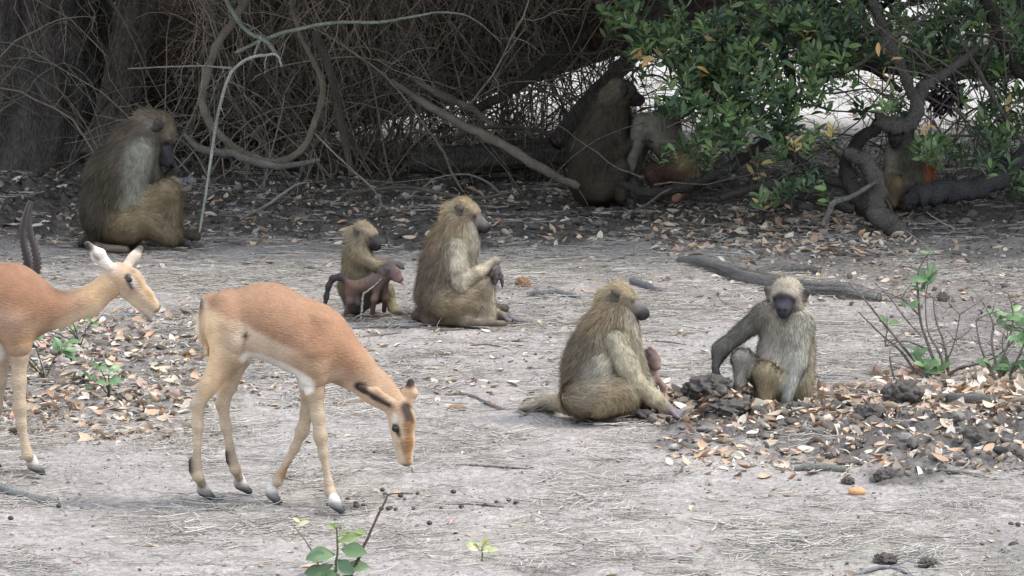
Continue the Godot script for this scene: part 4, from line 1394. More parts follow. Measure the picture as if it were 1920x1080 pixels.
	pel.height = 1.0
	pel.radial_segments = 12
	pel.rings = 7
	for q in [[717, 926], [722, 931], [751, 932], [783, 930], [667, 945], [668, 950], [681, 949], [652, 937], [715, 958], [728, 956], [742, 956], [775, 957], [827, 954], [850, 923], [865, 953], [910, 951], [931, 938], [954, 931], [967, 942], [805, 982], [615, 945], [733, 952], [460, 985], [110, 955], [640, 951], [20, 974]]:
		var o := put("dropping", pel, mats_tone("dropping", Color(0.03, 0.028, 0.03), 0.55))
		o.transform = Transform3D(Basis(Vector3.UP, r.randf() * 3.0).scaled(Vector3(0.020, 0.016, 0.018) * r.randf_range(0.8, 1.2)), on(q[0], q[1], 0.014))
		tag(o, "small round black dropping on the pale ground near the grazing antelope", "dropping", "antelope droppings on the ground")
# ---------------------------------------------------------------- animals
const OLIVE := Color(0.134, 0.115, 0.096)
const OLIVE_DARK := Color(0.078, 0.070, 0.057)
const GOLD := Color(0.226, 0.184, 0.133)
const PALE := Color(0.41, 0.385, 0.325)
const GREYFUR := Color(0.262, 0.252, 0.225)
const SKIN := Color(0.055, 0.050, 0.055)
const SLATE := Color(0.15, 0.15, 0.17)

func finish(f: Fig, called: String, label: String, cat: String, cell: float, head_cell: float, hairs: int, width: float, lift: float, messy: float, seed_: int, extra := [], grain := 0.34, group := "", sag := 0.35, blend := 0.038) -> Node3D:
	f.skin(f.body, cell, blend)
	f.skin(f.head, head_cell, 0.018)
	for q in f.hands_split():
		f.skin(q, 0.0042, 0.008)
	for q in extra:
		f.skin(q, 0.0065, 0.02)
		f.body.append_array(q)
	f.colour(nz2, 0.012, grain)
	var t := thing(called, f.base, label, cat, group)
	var coatm := vmat("animal_skin", 0.85, 0.15)
	if cat == "antelope":
		coatm = vmat("antelope_coat", 0.75, 0.25)
		if not coatm.uv1_triplanar:
			triplanar(coatm, Vector3(1.5, 4.0, 4.0), noise_tex(0.04, 5, 81, 0.88, 1.0, 512), noise_tex(0.05, 5, 82, 0.0, 1.0, 512), 0.35)
	put("body", f.mesh(), coatm, t)
	if hairs > 0:
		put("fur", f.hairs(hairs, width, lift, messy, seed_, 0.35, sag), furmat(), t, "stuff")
	return t

func furmat() -> StandardMaterial3D:
	var m := vmat("animal_fur", 0.75, 0.2)
	m.backlight_enabled = true
	m.backlight = Color(0.55, 0.55, 0.55)
	return m

func ball(root: Node3D, called: String, where: Vector3, r: float, c: Color, rough := 0.15) -> void:
	var m := SphereMesh.new()
	m.radius = r
	m.height = r * 2.0
	m.radial_segments = 14
	m.rings = 8
	var o := put(called, m, mats_tone(called + "_%d" % int(c.r * 255), c, rough), root)
	o.position = where

# a baboon head; m is where the muzzle points, up where the crown is, R the skull radius in photo pixels
func baboon_head(f: Fig, ctr: Vector3, m: Vector3, up: Vector3, R: float, ln: float, crown: Color, cheek: Color, face: Color, tip: Color, furry := 1.0, bare := 0.50) -> Array:
	m = m.normalized()
	up = (up - m * up.dot(m)).normalized()
	var sd := m.cross(up)
	var u := R / f.s
	f.h(ctr + m * u * 0.28 + up * u * 0.12, R * 0.84, ctr - m * u * 0.25 + up * u * 0.02, R * 0.95, crown, 0.022 * furry)
	f.h(ctr - m * u * 0.3 - up * u * 0.3, R * 0.85, ctr - m * u * 0.65 - up * u * 0.75, R * 0.95, crown, 0.040 * furry)
	for e in [-1.0, 1.0]:
		# brow ridge
		f.h(ctr + m * u * 0.86 + up * u * 0.46 + sd * u * e * 0.10, R * 0.27, ctr + m * u * 0.70 + up * u * 0.44 + sd * u * e * 0.52, R * 0.22, crown.lerp(face, 0.2), 0.006 * furry)
		# cheek ruff
		f.h(ctr + m * u * 0.22 - up * u * 0.34 + sd * u * e * 0.42, R * 0.46, ctr - m * u * 0.30 - up * u * 0.50 + sd * u * e * 0.52, R * 0.55, cheek, 0.030 * furry)
		# ear: a thin upright shell standing off the side of the head
		var ea: Vector3 = ctr - m * u * 0.12 - up * u * 0.08 + sd * u * e * 1.06
		f.h(ea, R * 0.20, ea + up * u * 0.36 - m * u * 0.10 + sd * u * e * 0.16, R * 0.22, SKIN * 0.75, 0.0)
		f.h(ea - m * u * 0.20, R * 0.15, ea + up * u * 0.26 - m * u * 0.40 + sd * u * e * 0.13, R * 0.17, SKIN * 1.1, 0.0)
		# cheekbone and the ridges along the muzzle
		f.h(ctr + m * u * 0.78 + up * u * 0.06 + sd * u * e * 0.34, R * 0.26, ctr + m * u * (ln - 0.14) + up * u * 0.02 + sd * u * e * 0.17, R * 0.22, face, 0.0)
	f.h(ctr + m * u * 0.55 - up * u * 0.06, R * 0.62, ctr + m * u * (ln * 0.62) - up * u * 0.12, R * 0.46, face.lerp(cheek, 0.15), 0.004 * furry)
	f.h(ctr + m * u * (ln * 0.62) - up * u * 0.12, R * 0.46, ctr + m * u * ln - up * u * 0.14, R * 0.34, face, 0.0)
	f.h(ctr + m * u * 0.4 - up * u * 0.58, R * 0.38, ctr + m * u * (ln - 0.10) - up * u * 0.44, R * 0.25, face.lerp(cheek, 0.2), 0.003)
	f.coat.append([ctr + m * u * 0.95 + up * u * 0.12, ctr + m * u * ln - up * u * 0.15, R * bare / f.s, face, R * 0.10 / f.s, false, true])
	f.paint(ctr + m * u * (ln + 0.2) - up * u * 0.1, ctr + m * u * (ln - 0.15) - up * u * 0.5, R * 0.55, tip, R * 0.35)
	f.paint(ctr + m * u * (ln + 0.2) - up * u * 0.34, ctr + m * u * (ln * 0.6) - up * u * 0.40, R * 0.42, tip, R * 0.2)
	var eyes := []
	for e in [-1.0, 1.0]:
		var ey: Vector3 = ctr + m * u * 0.93 + up * u * 0.22 + sd * u * e * 0.40
		f.paint(ey - sd * u * e * 0.15, ey + sd * u * e * 0.1, R * 0.18, face * 0.4, R * 0.12)
		f.paint(ctr + m * u * (ln + 0.32) + up * u * 0.06 + sd * u * e * 0.15, ctr + m * u * (ln + 0.22) + up * u * 0.04 + sd * u * e * 0.2, R * 0.1, SKIN * 0.3, R * 0.06)
		eyes.append(ey + m * u * 0.02)
	return eyes

func eyes_on(t: Node3D, eyes: Array, r: float) -> void:
	for e in eyes:
		ball(t, "eye", e, r, Color(0.03, 0.018, 0.01))

func build_baboons() -> void:
	# the big one on the left, head bowed over its hands
	var f := Fig.new(245, 466)
	f.b(f.q(290, 240), 28, f.q(262, 268), 42, Color(0.144, 0.118, 0.096), 0.06)
	f.b(f.q(258, 270), 44, f.q(224, 330), 60, OLIVE_DARK, 0.06)
	f.b(f.q(224, 330), 60, f.q(216, 400), 63, OLIVE_DARK * 0.9, 0.055)
	f.b(f.q(216, 400), 63, f.q(225, 425), 42, OLIVE_DARK * 0.95, 0.04)
	f.b(f.q(274, 288), 27, f.q(264, 345), 38, GREYFUR * 0.65, 0.03)
	f.b(f.q(262, 288, 38), 30, f.q(246, 378, 52), 22, Color(0.20, 0.20, 0.175), 0.03)
	f.b(f.q(250, 385, 46), 17, f.q(322, 347, 14), 12, Color(0.259, 0.235, 0.192), 0.025)
	f.b(f.q(322, 347, 14), 12, f.q(346, 347, 5), 14, Color(0.288, 0.265, 0.215), 0.02)
	f.b(f.q(280, 295, -35), 24, f.q(300, 360, -45), 15, GREYFUR * 0.7, 0.03)
	f.b(f.q(300, 360, -45), 13, f.q(328, 318, -8), 10, OLIVE, 0.02)
	f.b(f.q(236, 420, 42), 40, f.q(312, 360, 48), 23, Color(0.182, 0.145, 0.096), 0.035)
	f.b(f.q(312, 360, 48), 23, f.q(320, 440, 50), 19, GOLD * 0.72, 0.03)
	f.b(f.q(280, 420, 48), 30, f.q(312, 440, 50), 20, Color(0.163, 0.132, 0.093), 0.03)
	f.b(f.q(238, 420, -40), 40, f.q(322, 362, -42), 22, GOLD * 0.7, 0.03)
	f.b(f.q(322, 362, -42), 20, f.q(330, 440, -42), 14, GOLD * 0.7, 0.03)
	f.b(f.g(325, 462, 0.035), 11, f.g(352, 466, 0.025), 9, OLIVE, 0.012)
	f.b(f.g(325, 450, 0.035), 11, f.g(368, 452, 0.025), 9, OLIVE * 0.8, 0.012)
	f.b(f.q(190, 440), 20, f.g(160, 462, 0.03), 10, OLIVE_DARK, 0.03)
	f.b(f.g(160, 462, 0.03), 9, f.g(180, 474, 0.03), 8, OLIVE_DARK, 0.02)
	f.b(f.g(180, 474, 0.03), 8, f.g(236, 476, 0.025), 7, OLIVE, 0.015)
	f.hand(f.g(350, 466, 0.02), Vector3(1, -0.05, 0.1), Vector3(0, 1, 0), 0.13, 0.25, SKIN * 1.6)
	f.hand(f.q(338, 345, 8), Vector3(0.5, 0.3, 0.2), Vector3(0.3, 0.9, 0.3), 0.11, 0.6, SKIN * 2.0)
	f.hand(f.q(328, 320, -6), Vector3(-0.1, 0.6, 0.1), Vector3(1, 0.2, 0.3), 0.10, 0.7, SKIN)
	var ey := baboon_head(f, f.q(301, 243), f.q(322, 312) - f.q(301, 243) + Vector3(0, 0, 0.02), Vector3(1, 0.15, 0.1), 29, 2.15, Color(0.120, 0.100, 0.077), Color(0.163, 0.165, 0.175), Color(0.045, 0.042, 0.05), SKIN * 0.8, 1.1)
	var t := finish(f, "baboon", "big dark baboon sitting sideways at the left, head bowed over its hands", "baboon", 0.013, 0.006, 46000, 0.0022, 0.42, 0.28, 1)
	eyes_on(t, ey, 0.009)

	# the upright female in the middle
	f = Fig.new(860, 606)
	f.b(f.q(860, 412), 25, f.q(840, 455), 37, Color(0.211, 0.162, 0.113), 0.05)
	f.b(f.q(880, 425), 20, f.q(872, 455), 26, PALE * 0.8, 0.025)
	f.b(f.q(848, 455), 36, f.q(836, 500), 45, OLIVE, 0.055)
	f.b(f.q(836, 500), 46, f.q(830, 552), 49, OLIVE * 0.92, 0.055)
	f.b(f.q(830, 552), 49, f.q(836, 577), 28, OLIVE, 0.035)
	f.b(f.q(872, 448), 22, f.q(868, 510), 27, PALE * 0.85, 0.03)
	var arm := [[f.q(856, 462, 26), 21.0 / f.s, f.q(860, 500, 44), 18.0 / f.s, PALE, 0.026], [f.q(860, 500, 44), 18.0 / f.s, f.q(862, 534, 54), 14.5 / f.s, PALE * 0.96, 0.024], [f.q(862, 534, 54), 14.0 / f.s, f.q(896, 512, 52), 12.0 / f.s, Color(0.33, 0.295, 0.235), 0.018], [f.q(896, 512, 52), 12.0 / f.s, f.q(929, 490, 44), 9.5 / f.s, Color(0.33, 0.295, 0.23), 0.014]]
	f.b(f.q(872, 470, -30), 20, f.q(886, 525, -38), 14, PALE * 0.7, 0.03)
	f.b(f.q(886, 525, -38), 12, f.q(930, 505, -30), 9, GOLD, 0.02)
	f.b(f.q(838, 570, 34), 34, f.q(902, 532, 36), 20, Color(0.206, 0.169, 0.122), 0.035)
	f.b(f.q(870, 572, 36), 24, f.q(905, 580, 36), 15, Color(0.226, 0.186, 0.138), 0.03)
	f.b(f.q(906, 532, 36), 19, f.q(916, 590, 36), 14, Color(0.365, 0.323, 0.266), 0.025)
	f.b(f.q(838, 570, -32), 32, f.q(906, 535, -36), 18, GOLD * 0.8, 0.03)
	f.b(f.q(906, 535, -36), 16, f.q(922, 588, -36), 11, GOLD * 0.9, 0.03)
	f.b(f.g(916, 600, 0.035), 11, f.g(944, 604, 0.03), 9, Color(0.317, 0.265, 0.192), 0.012)
	f.b(f.g(918, 588, 0.03), 9, f.g(946, 590, 0.03), 8, OLIVE, 0.012)
	f.b(f.q(808, 578), 16, f.g(784, 602, 0.03), 9, OLIVE, 0.025)
	f.b(f.g(784, 602, 0.03), 9, f.g(800, 608, 0.025), 7.5, OLIVE, 0.015)
	f.b(f.g(800, 608, 0.025), 7.5, f.g(870, 613, 0.025), 7, OLIVE * 1.1, 0.012)
	f.b(f.g(870, 613, 0.025), 7, f.g(945, 614, 0.02), 6, OLIVE * 1.2, 0.010)
	f.hand(f.q(930, 493, 44), Vector3(0.12, -1, 0.05), Vector3(1, 0.1, 0.25), 0.115, 0.25, SKIN * 1.1)
	f.hand(f.g(940, 604, 0.025), Vector3(1, -0.05, 0.12), Vector3(0, 1, 0), 0.12, 0.2, SKIN * 2.5)
	f.hand(f.q(930, 505, -30), Vector3(0.5, -0.8, 0.2), Vector3(1, 0.3, 0), 0.10, 0.3, SKIN)
	ey = baboon_head(f, f.q(872, 395), Vector3(0.80, -0.56, 0.16), Vector3(0.2, 1, 0.1), 23, 2.25, Color(0.288, 0.227, 0.148), Color(0.384, 0.355, 0.30), Color(0.095, 0.086, 0.086), Color(0.024, 0.023, 0.026), 1.0, 0.56)
	t = finish(f, "baboon", "upright sitting baboon in the middle in profile, one hand hanging over its knee", "baboon", 0.012, 0.005, 44000, 0.0021, 0.36, 0.25, 2, [arm])
	eyes_on(t, ey, 0.008)

	# the nursing female in front
	f = Fig.new(1140, 785)
	f.b(f.q(1152, 572), 27, f.q(1130, 615), 39, Color(0.240, 0.186, 0.130), 0.05)
	f.b(f.q(1174, 592), 22, f.q(1164, 628), 31, PALE * 0.75, 0.025)
	f.b(f.q(1146, 614), 38, f.q(1126, 665), 54, OLIVE * 1.05, 0.055)
	f.b(f.q(1122, 632), 34, f.q(1102, 685), 45, OLIVE, 0.055)
	f.b(f.q(1124, 665), 56, f.q(1116, 722), 59, OLIVE, 0.05)
	f.b(f.q(1116, 722), 59, f.q(1122, 748), 34, OLIVE * 1.1, 0.035)
	f.b(f.q(1168, 625), 30, f.q(1172, 690), 33, PALE * 0.8, 0.03)
	arm = [[f.q(1152, 642, 34), 28.0 / f.s, f.q(1176, 688, 56), 22.5 / f.s, Color(0.37, 0.345, 0.275), 0.022], [f.q(1176, 688, 56), 22.5 / f.s, f.q(1194, 722, 68), 18.5 / f.s, Color(0.385, 0.355, 0.28), 0.020], [f.q(1194, 722, 68), 18.0 / f.s, f.q(1226, 746, 62), 14.5 / f.s, Color(0.385, 0.345, 0.265), 0.016], [f.q(1226, 746, 62), 14.5 / f.s, f.q(1254, 768, 52), 10.5 / f.s, Color(0.37, 0.33, 0.25), 0.012]]
	f.b(f.q(1180, 655, -28), 24, f.q(1208, 715, -36), 15, PALE * 0.75, 0.03)
	f.b(f.q(1208, 715, -36), 14, f.q(1236, 758, -20), 10, PALE * 0.75, 0.02)
	f.b(f.q(1098, 742, 40), 32, f.q(1122, 694, 50), 25, GREYFUR * 1.05, 0.03)
	f.b(f.q(1086, 745, 38), 34, f.q(1170, 735, 58), 31, Color(0.235, 0.194, 0.140), 0.045)
	f.b(f.q(1170, 738, 58), 29, f.q(1130, 762, 62), 20, Color(0.240, 0.196, 0.136), 0.03)
	f.b(f.q(1100, 745, -40), 32, f.q(1180, 740, -50), 26, GOLD * 0.8, 0.03)
	f.b(f.g(1140, 784, 0.03), 11, f.g(1195, 784, 0.025), 9, OLIVE, 0.01)
	f.b(f.q(1070, 758), 18, f.g(1034, 768, 0.035), 13, Color(0.269, 0.235, 0.186), 0.022)
	f.b(f.g(1034, 768, 0.035), 13, f.g(994, 770, 0.025), 9, Color(0.307, 0.274, 0.226), 0.022)
	f.b(f.g(994, 770, 0.025), 8, f.g(972, 772, 0.015), 4, Color(0.365, 0.333, 0.294), 0.012)
	f.hand(f.q(1254, 768, 52), Vector3(1, -0.42, 0.1), Vector3(0.3, 1, 0), 0.12, 0.15, SKIN * 2.6)
	f.hand(f.q(1236, 758, -20), Vector3(0.3, -1, 0.1), Vector3(1, 0.2, 0), 0.11, 0.3, SKIN * 2.0)
	f.hand(f.g(1190, 784, 0.02), Vector3(1, 0, 0.1), Vector3(0, 1, 0), 0.12, 0.3, SKIN * 1.6)
	ey = baboon_head(f, f.q(1165, 555), Vector3(0.82, -0.55, 0.16), Vector3(0.2, 1, 0.1), 25, 2.25, Color(0.317, 0.255, 0.168), Color(0.365, 0.342, 0.30), Color(0.125, 0.113, 0.110), Color(0.030, 0.028, 0.031), 1.0, 0.54)
	t = finish(f, "baboon", "nursing baboon sitting in profile in front, arm stretched to the ground, infant at its chest", "baboon", 0.012, 0.005, 50000, 0.0021, 0.36, 0.25, 3, [arm])
	eyes_on(t, ey, 0.008)

	# the infant at its chest
	f = Fig.new(1222, 778)
	var PINK := Color(0.25, 0.172, 0.15)
	f.b(f.q(1222, 690), 11, f.q(1216, 735), 15, Color(0.144, 0.098, 0.102), 0.008)
	f.b(f.q(1216, 735), 15, f.q(1212, 760), 12, Color(0.17, 0.075, 0.06), 0.006)
	f.b(f.q(1226, 700, 6), 6, f.q(1244, 725, 8), 4.5, PINK, 0.003)
	f.b(f.q(1244, 725, 8), 4.5, f.q(1242, 755, 10), 4, PINK * 0.9, 0.003)
	f.b(f.q(1214, 752, 8), 9, f.q(1234, 745, 14), 6, Color(0.2, 0.09, 0.075), 0.003)
	f.b(f.q(1234, 745, 14), 5, f.q(1236, 774, 14), 4, PINK * 0.8, 0.003)
	f.hand(f.q(1242, 755, 10), Vector3(0.3, -1, 0.1), Vector3(1, 0.2, 0.3), 0.045, 0.3, PINK)
	f.hand(f.q(1236, 774, 14), Vector3(1, -0.2, 0.3), Vector3(0, 1, 0.1), 0.05, 0.2, PINK)
	ey = baboon_head(f, f.q(1222, 670, 8), Vector3(0.55, -0.72, 0.40), Vector3(0.5, 0.8, 0.0), 13.5, 1.6, SKIN * 1.2, PINK * 0.8, Color(0.30, 0.205, 0.18), PINK, 0.4)
	t = finish(f, "infant_baboon", "pink infant baboon clinging between the arm and chest of the nursing baboon", "infant baboon", 0.006, 0.004, 8000, 0.0011, 0.45, 0.35, 4, [], 0.15, "", 0.3, 0.02)
	eyes_on(t, ey, 0.005)

	# the one facing the camera
	f = Fig.new(1450, 764)
	f.b(f.q(1474, 590), 30, f.q(1472, 620), 40, GREYFUR * 1.15, 0.035)
	f.b(f.q(1472, 620, -5), 40, f.q(1468, 665, -5), 46, Color(0.343, 0.338, 0.344), 0.03)
	f.b(f.q(1468, 665, -5), 46, f.q(1466, 715, -10), 44, Color(0.320, 0.305, 0.286), 0.03)
	f.b(f.q(1500, 650, -40), 28, f.q(1492, 715, -38), 32, OLIVE * 0.8, 0.04)
	f.b(f.q(1438, 588, 0), 24, f.q(1462, 612, 5), 30, Color(0.265, 0.237, 0.201), 0.035)
	f.b(f.q(1500, 610, 8), 26, f.q(1480, 640, 5), 30, GREYFUR * 1.05, 0.03)
	f.b(f.q(1430, 592, 4), 20, f.q(1352, 654, 16), 13.5, Color(0.115, 0.112, 0.104), 0.028)
	f.b(f.q(1351, 656, 16), 12.5, f.q(1341, 690, 30), 8, Color(0.115, 0.11, 0.105), 0.014)
	f.b(f.q(1440, 715, 5), 26, f.q(1392, 672, 42), 16, Color(0.173, 0.162, 0.158), 0.028)
	f.b(f.q(1392, 672, 42), 15.5, f.q(1386, 742, 46), 10.5, Color(0.331, 0.327, 0.312), 0.022)
	f.b(f.q(1482, 722, 4), 27, f.q(1434, 700, 62), 20, Color(0.276, 0.243, 0.182), 0.026)
	f.b(f.q(1434, 700, 62), 19, f.q(1434, 748, 70), 13, Color(0.243, 0.200, 0.137), 0.022)
	f.b(f.q(1450, 712, 40), 24, f.q(1446, 740, 46), 18, Color(0.232, 0.192, 0.137), 0.022)
	f.b(f.g(1384, 756, 0.03), 9, f.g(1372, 764, 0.02), 8, OLIVE, 0.008)
	f.b(f.g(1432, 764, 0.03), 9, f.g(1424, 772, 0.02), 8, OLIVE, 0.008)
	f.b(f.q(1500, 615, 12), 23, f.q(1496, 680, 40), 15.5, Color(0.356, 0.356, 0.322), 0.028)
	f.b(f.q(1496, 680, 40), 15, f.q(1474, 752, 80), 10.5, Color(0.276, 0.282, 0.270), 0.016)
	f.b(f.q(1502, 640, -10), 22, f.q(1500, 730, -14), 20, Color(0.442, 0.383, 0.286), 0.028)
	f.paint(f.q(1418, 622, 40), f.q(1408, 645, 40), 6, Color(0.463, 0.305, 0.286), 7)
	f.hand(f.q(1342, 690, 34), Vector3(0.12, -1, 0.15), Vector3(-0.8, 0.1, 0.6), 0.105, 0.5, SKIN)
	f.hand(f.q(1474, 754, 80), Vector3(-0.25, -0.6, 0.5), Vector3(0.1, 0.6, 0.8), 0.11, 0.2, SKIN * 1.6)
	f.hand(f.g(1374, 764, 0.02), Vector3(-0.5, -0.1, 0.9), Vector3(0, 1, 0.1), 0.11, 0.2, SKIN * 2.0)
	f.hand(f.g(1426, 771, 0.02), Vector3(-0.4, -0.1, 0.9), Vector3(0, 1, 0.1), 0.11, 0.2, SKIN * 2.0)
	ey = baboon_head(f, f.q(1475, 556, 16), Vector3(-0.20, -0.34, 0.90), Vector3(0, 1, 0.2), 31, 1.6, Color(0.265, 0.237, 0.201), Color(0.463, 0.428, 0.390), Color(0.038, 0.036, 0.043), Color(0.042, 0.040, 0.05), 1.0, 0.66)
	t = finish(f, "baboon", "grey chested baboon sitting facing the camera on the right, one arm out to the side", "baboon", 0.012, 0.005, 44000, 0.0021, 0.34, 0.26, 5)
	eyes_on(t, ey, 0.009)

	# the young one that holds an infant
	f = Fig.new(675, 590)
	var YG := Color(0.226, 0.191, 0.138)
	f.b(f.q(678, 450), 20, f.q(669, 482), 26, YG * 0.9, 0.03)
	f.b(f.q(670, 482), 24, f.q(664, 535), 28, YG * 0.8, 0.034)
	f.b(f.q(664, 535), 28, f.q(666, 568), 21, OLIVE, 0.025)
	f.b(f.q(684, 478), 14, f.q(682, 530), 20, PALE, 0.02)
	f.b(f.q(674, 480, 16), 14, f.q(706, 500, 30), 10, YG, 0.022)
	f.b(f.q(706, 500, 30), 9, f.q(734, 492, 34), 7, YG * 0.85, 0.014)
	f.b(f.q(688, 480, -14), 12, f.q(716, 510, -12), 8, YG, 0.02)
	f.b(f.q(716, 510, -12), 8, f.q(738, 514, 8), 6, YG, 0.012)
	f.b(f.q(672, 564, 16), 20, f.q(724, 544, 18), 12, OLIVE, 0.02)
	f.b(f.q(724, 544, 18), 11, f.q(738, 580, 18), 8, Color(0.403, 0.372, 0.226), 0.016)
	f.b(f.q(672, 564, -16), 19, f.q(726, 550, -20), 11, OLIVE, 0.02)
	f.b(f.q(726, 550, -20), 10, f.q(734, 578, -20), 7, OLIVE, 0.012)
	f.b(f.g(736, 590, 0.025), 7, f.g(752, 592, 0.02), 6, Color(0.346, 0.294, 0.192), 0.006)
	f.hand(f.q(732, 493, 34), Vector3(0.9, -0.1, 0.2), Vector3(0.1, 1, 0.2), 0.085, 0.5, SKIN * 1.4)
	f.hand(f.g(750, 592, 0.02), Vector3(1, 0, 0.1), Vector3(0, 1, 0), 0.085, 0.2, SKIN * 2.0)
	ey = baboon_head(f, f.q(684, 438), Vector3(0.74, -0.56, 0.42), Vector3(0.2, 1, 0.1), 20, 1.8, Color(0.259, 0.216, 0.158), Color(0.278, 0.245, 0.192), Color(0.045, 0.042, 0.045), SKIN * 0.6, 1.0, 0.6)
	t = finish(f, "young_baboon", "small young golden baboon with a dark face sitting with its arm around an infant", "young baboon", 0.009, 0.0045, 24000, 0.0018, 0.36, 0.28, 6, [], 0.22, "", 0.35, 0.03)
	eyes_on(t, ey, 0.007)

	# the infant that stands before it
	f = Fig.new(682, 594)
	var BR := Color(0.125, 0.088, 0.074)
	f.b(f.q(722, 518, 28), 11, f.q(702, 530, 28), 14.5, Color(0.11, 0.085, 0.08), 0.010)
	f.b(f.q(702, 530, 28), 14.5, f.q(664, 540, 28), 13, BR * 1.1, 0.010)
	f.b(f.q(656, 536, 32), 8, f.q(652, 548, 34), 6, Color(0.17, 0.085, 0.068), 0.006)
	f.b(f.q(662, 540, 34), 10, f.q(656, 565, 34), 6, BR * 0.8, 0.004)
	f.b(f.q(656, 565, 34), 6, f.g(648, 596, 0.02), 4.5, SKIN * 1.5, 0.003)
	f.b(f.q(664, 540, 28), 10, f.q(672, 566, 28), 6, BR * 0.8, 0.004)
	f.b(f.q(672, 566, 28), 6, f.g(668, 590, 0.02), 4.5, SKIN * 1.5, 0.003)
	f.b(f.q(714, 524, 34), 8, f.q(702, 560, 36), 5.5, BR * 1.3, 0.004)
	f.b(f.q(702, 560, 36), 5.5, f.g(698, 595, 0.02), 4.5, BR, 0.003)
	f.b(f.q(720, 522, 28), 8, f.q(722, 558, 18), 5.5, BR, 0.004)
	f.b(f.q(722, 558, 18), 5, f.g(720, 590, 0.02), 4.5, BR, 0.003)
	var tl := [[652, 530], [638, 519], [624, 522], [616, 536], [612, 556], [608, 578]]
	for k in 5:
		f.b(f.q(tl[k][0], tl[k][1], 28), 6.0 - k * 0.5, f.q(tl[k + 1][0], tl[k + 1][1], 28), 5.5 - k * 0.5, SKIN * 0.9, 0.006)
	for q in [[648, 596], [698, 595]]:
		f.hand(f.g(q[0], q[1], 0.015), Vector3(1, 0, 0.3), Vector3(0, 1, 0), 0.05, 0.15, BR)
	ey = baboon_head(f, f.q(733, 508, 30), Vector3(0.78, -0.58, 0.22), Vector3(0.2, 1, 0.1), 13.5, 1.75, SKIN * 1.6, Color(0.17, 0.122, 0.105), Color(0.29, 0.187, 0.165), Color(0.26, 0.168, 0.15), 0.45)
	t = finish(f, "infant_baboon", "infant baboon with a pink face and arched black tail standing before the young one", "infant baboon", 0.006, 0.004, 16000, 0.0011, 0.45, 0.35, 7, [], 0.15, "", 0.3, 0.02)
	eyes_on(t, ey, 0.005)

	# the pair in the shade under the bush
	f = Fig.new(1110, 384)
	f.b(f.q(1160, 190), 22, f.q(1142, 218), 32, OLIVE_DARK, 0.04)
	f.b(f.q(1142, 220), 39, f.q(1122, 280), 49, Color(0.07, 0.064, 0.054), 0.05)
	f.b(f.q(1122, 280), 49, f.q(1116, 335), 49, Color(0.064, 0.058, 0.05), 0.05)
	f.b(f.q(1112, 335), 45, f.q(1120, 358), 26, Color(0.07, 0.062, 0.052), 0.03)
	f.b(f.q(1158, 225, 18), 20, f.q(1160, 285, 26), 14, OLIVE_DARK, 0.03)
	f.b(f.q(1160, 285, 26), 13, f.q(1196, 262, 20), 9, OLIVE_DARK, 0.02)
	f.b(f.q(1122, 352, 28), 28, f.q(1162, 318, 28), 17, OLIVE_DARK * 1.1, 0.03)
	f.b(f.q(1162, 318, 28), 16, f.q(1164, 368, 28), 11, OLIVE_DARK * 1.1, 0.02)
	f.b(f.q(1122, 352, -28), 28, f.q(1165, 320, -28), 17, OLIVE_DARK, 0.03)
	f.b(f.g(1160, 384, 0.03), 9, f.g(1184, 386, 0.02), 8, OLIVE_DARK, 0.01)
	f.hand(f.q(1196, 262, 20), Vector3(1, 0.1, 0.1), Vector3(0, 1, 0.2), 0.11, 0.4, SKIN)
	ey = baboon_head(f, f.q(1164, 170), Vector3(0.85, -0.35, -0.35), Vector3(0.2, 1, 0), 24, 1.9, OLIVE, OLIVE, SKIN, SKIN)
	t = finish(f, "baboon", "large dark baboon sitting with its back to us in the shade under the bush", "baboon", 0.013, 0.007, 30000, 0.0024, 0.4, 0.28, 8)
	eyes_on(t, ey, 0.009)
	f = Fig.new(1225, 384)
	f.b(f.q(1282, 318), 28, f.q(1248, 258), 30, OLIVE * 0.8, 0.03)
	f.b(f.q(1248, 258), 30, f.q(1206, 238), 27, GREYFUR * 0.75, 0.03)
	f.b(f.q(1232, 240), 28, f.q(1240, 230), 26, Color(0.192, 0.167, 0.141), 0.03)
	f.b(f.q(1200, 250, 15), 18, f.q(1178, 315, 20), 12, GREYFUR * 0.7, 0.02)
	f.b(f.q(1178, 315, 20), 11, f.g(1150, 380, 0.04), 8, GREYFUR * 0.75, 0.012)
	f.b(f.q(1206, 256, -12), 17, f.q(1188, 320, -12), 12, GREYFUR * 0.7, 0.02)
	f.b(f.q(1188, 320, -12), 10, f.g(1186, 382, 0.04), 8, GREYFUR * 0.75, 0.012)
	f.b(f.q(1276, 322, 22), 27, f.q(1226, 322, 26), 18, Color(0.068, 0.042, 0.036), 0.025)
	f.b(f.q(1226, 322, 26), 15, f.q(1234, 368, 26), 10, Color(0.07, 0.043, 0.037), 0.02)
	f.b(f.q(1284, 312, 26), 22, f.q(1300, 340, 26), 14, Color(0.288, 0.235, 0.136), 0.025)
	f.b(f.q(1300, 340, 26), 12, f.q(1268, 372, 26), 9, Color(0.230, 0.147, 0.113), 0.015)
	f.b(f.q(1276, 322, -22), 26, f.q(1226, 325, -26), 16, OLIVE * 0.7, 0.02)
	f.hand(f.g(1150, 380, 0.03), Vector3(-0.6, -0.2, 0.5), Vector3(0, 1, 0), 0.10, 0.2, SKIN)
	f.hand(f.g(1186, 382, 0.03), Vector3(0.2, -0.2, 0.9), Vector3(0, 1, 0), 0.10, 0.2, SKIN)
	ey = baboon_head(f, f.q(1268, 205, -8), Vector3(0.8, 0.1, -0.55), Vector3(-0.1, 1, 0), 20, 1.8, OLIVE * 0.7, OLIVE * 0.7, SKIN, SKIN)
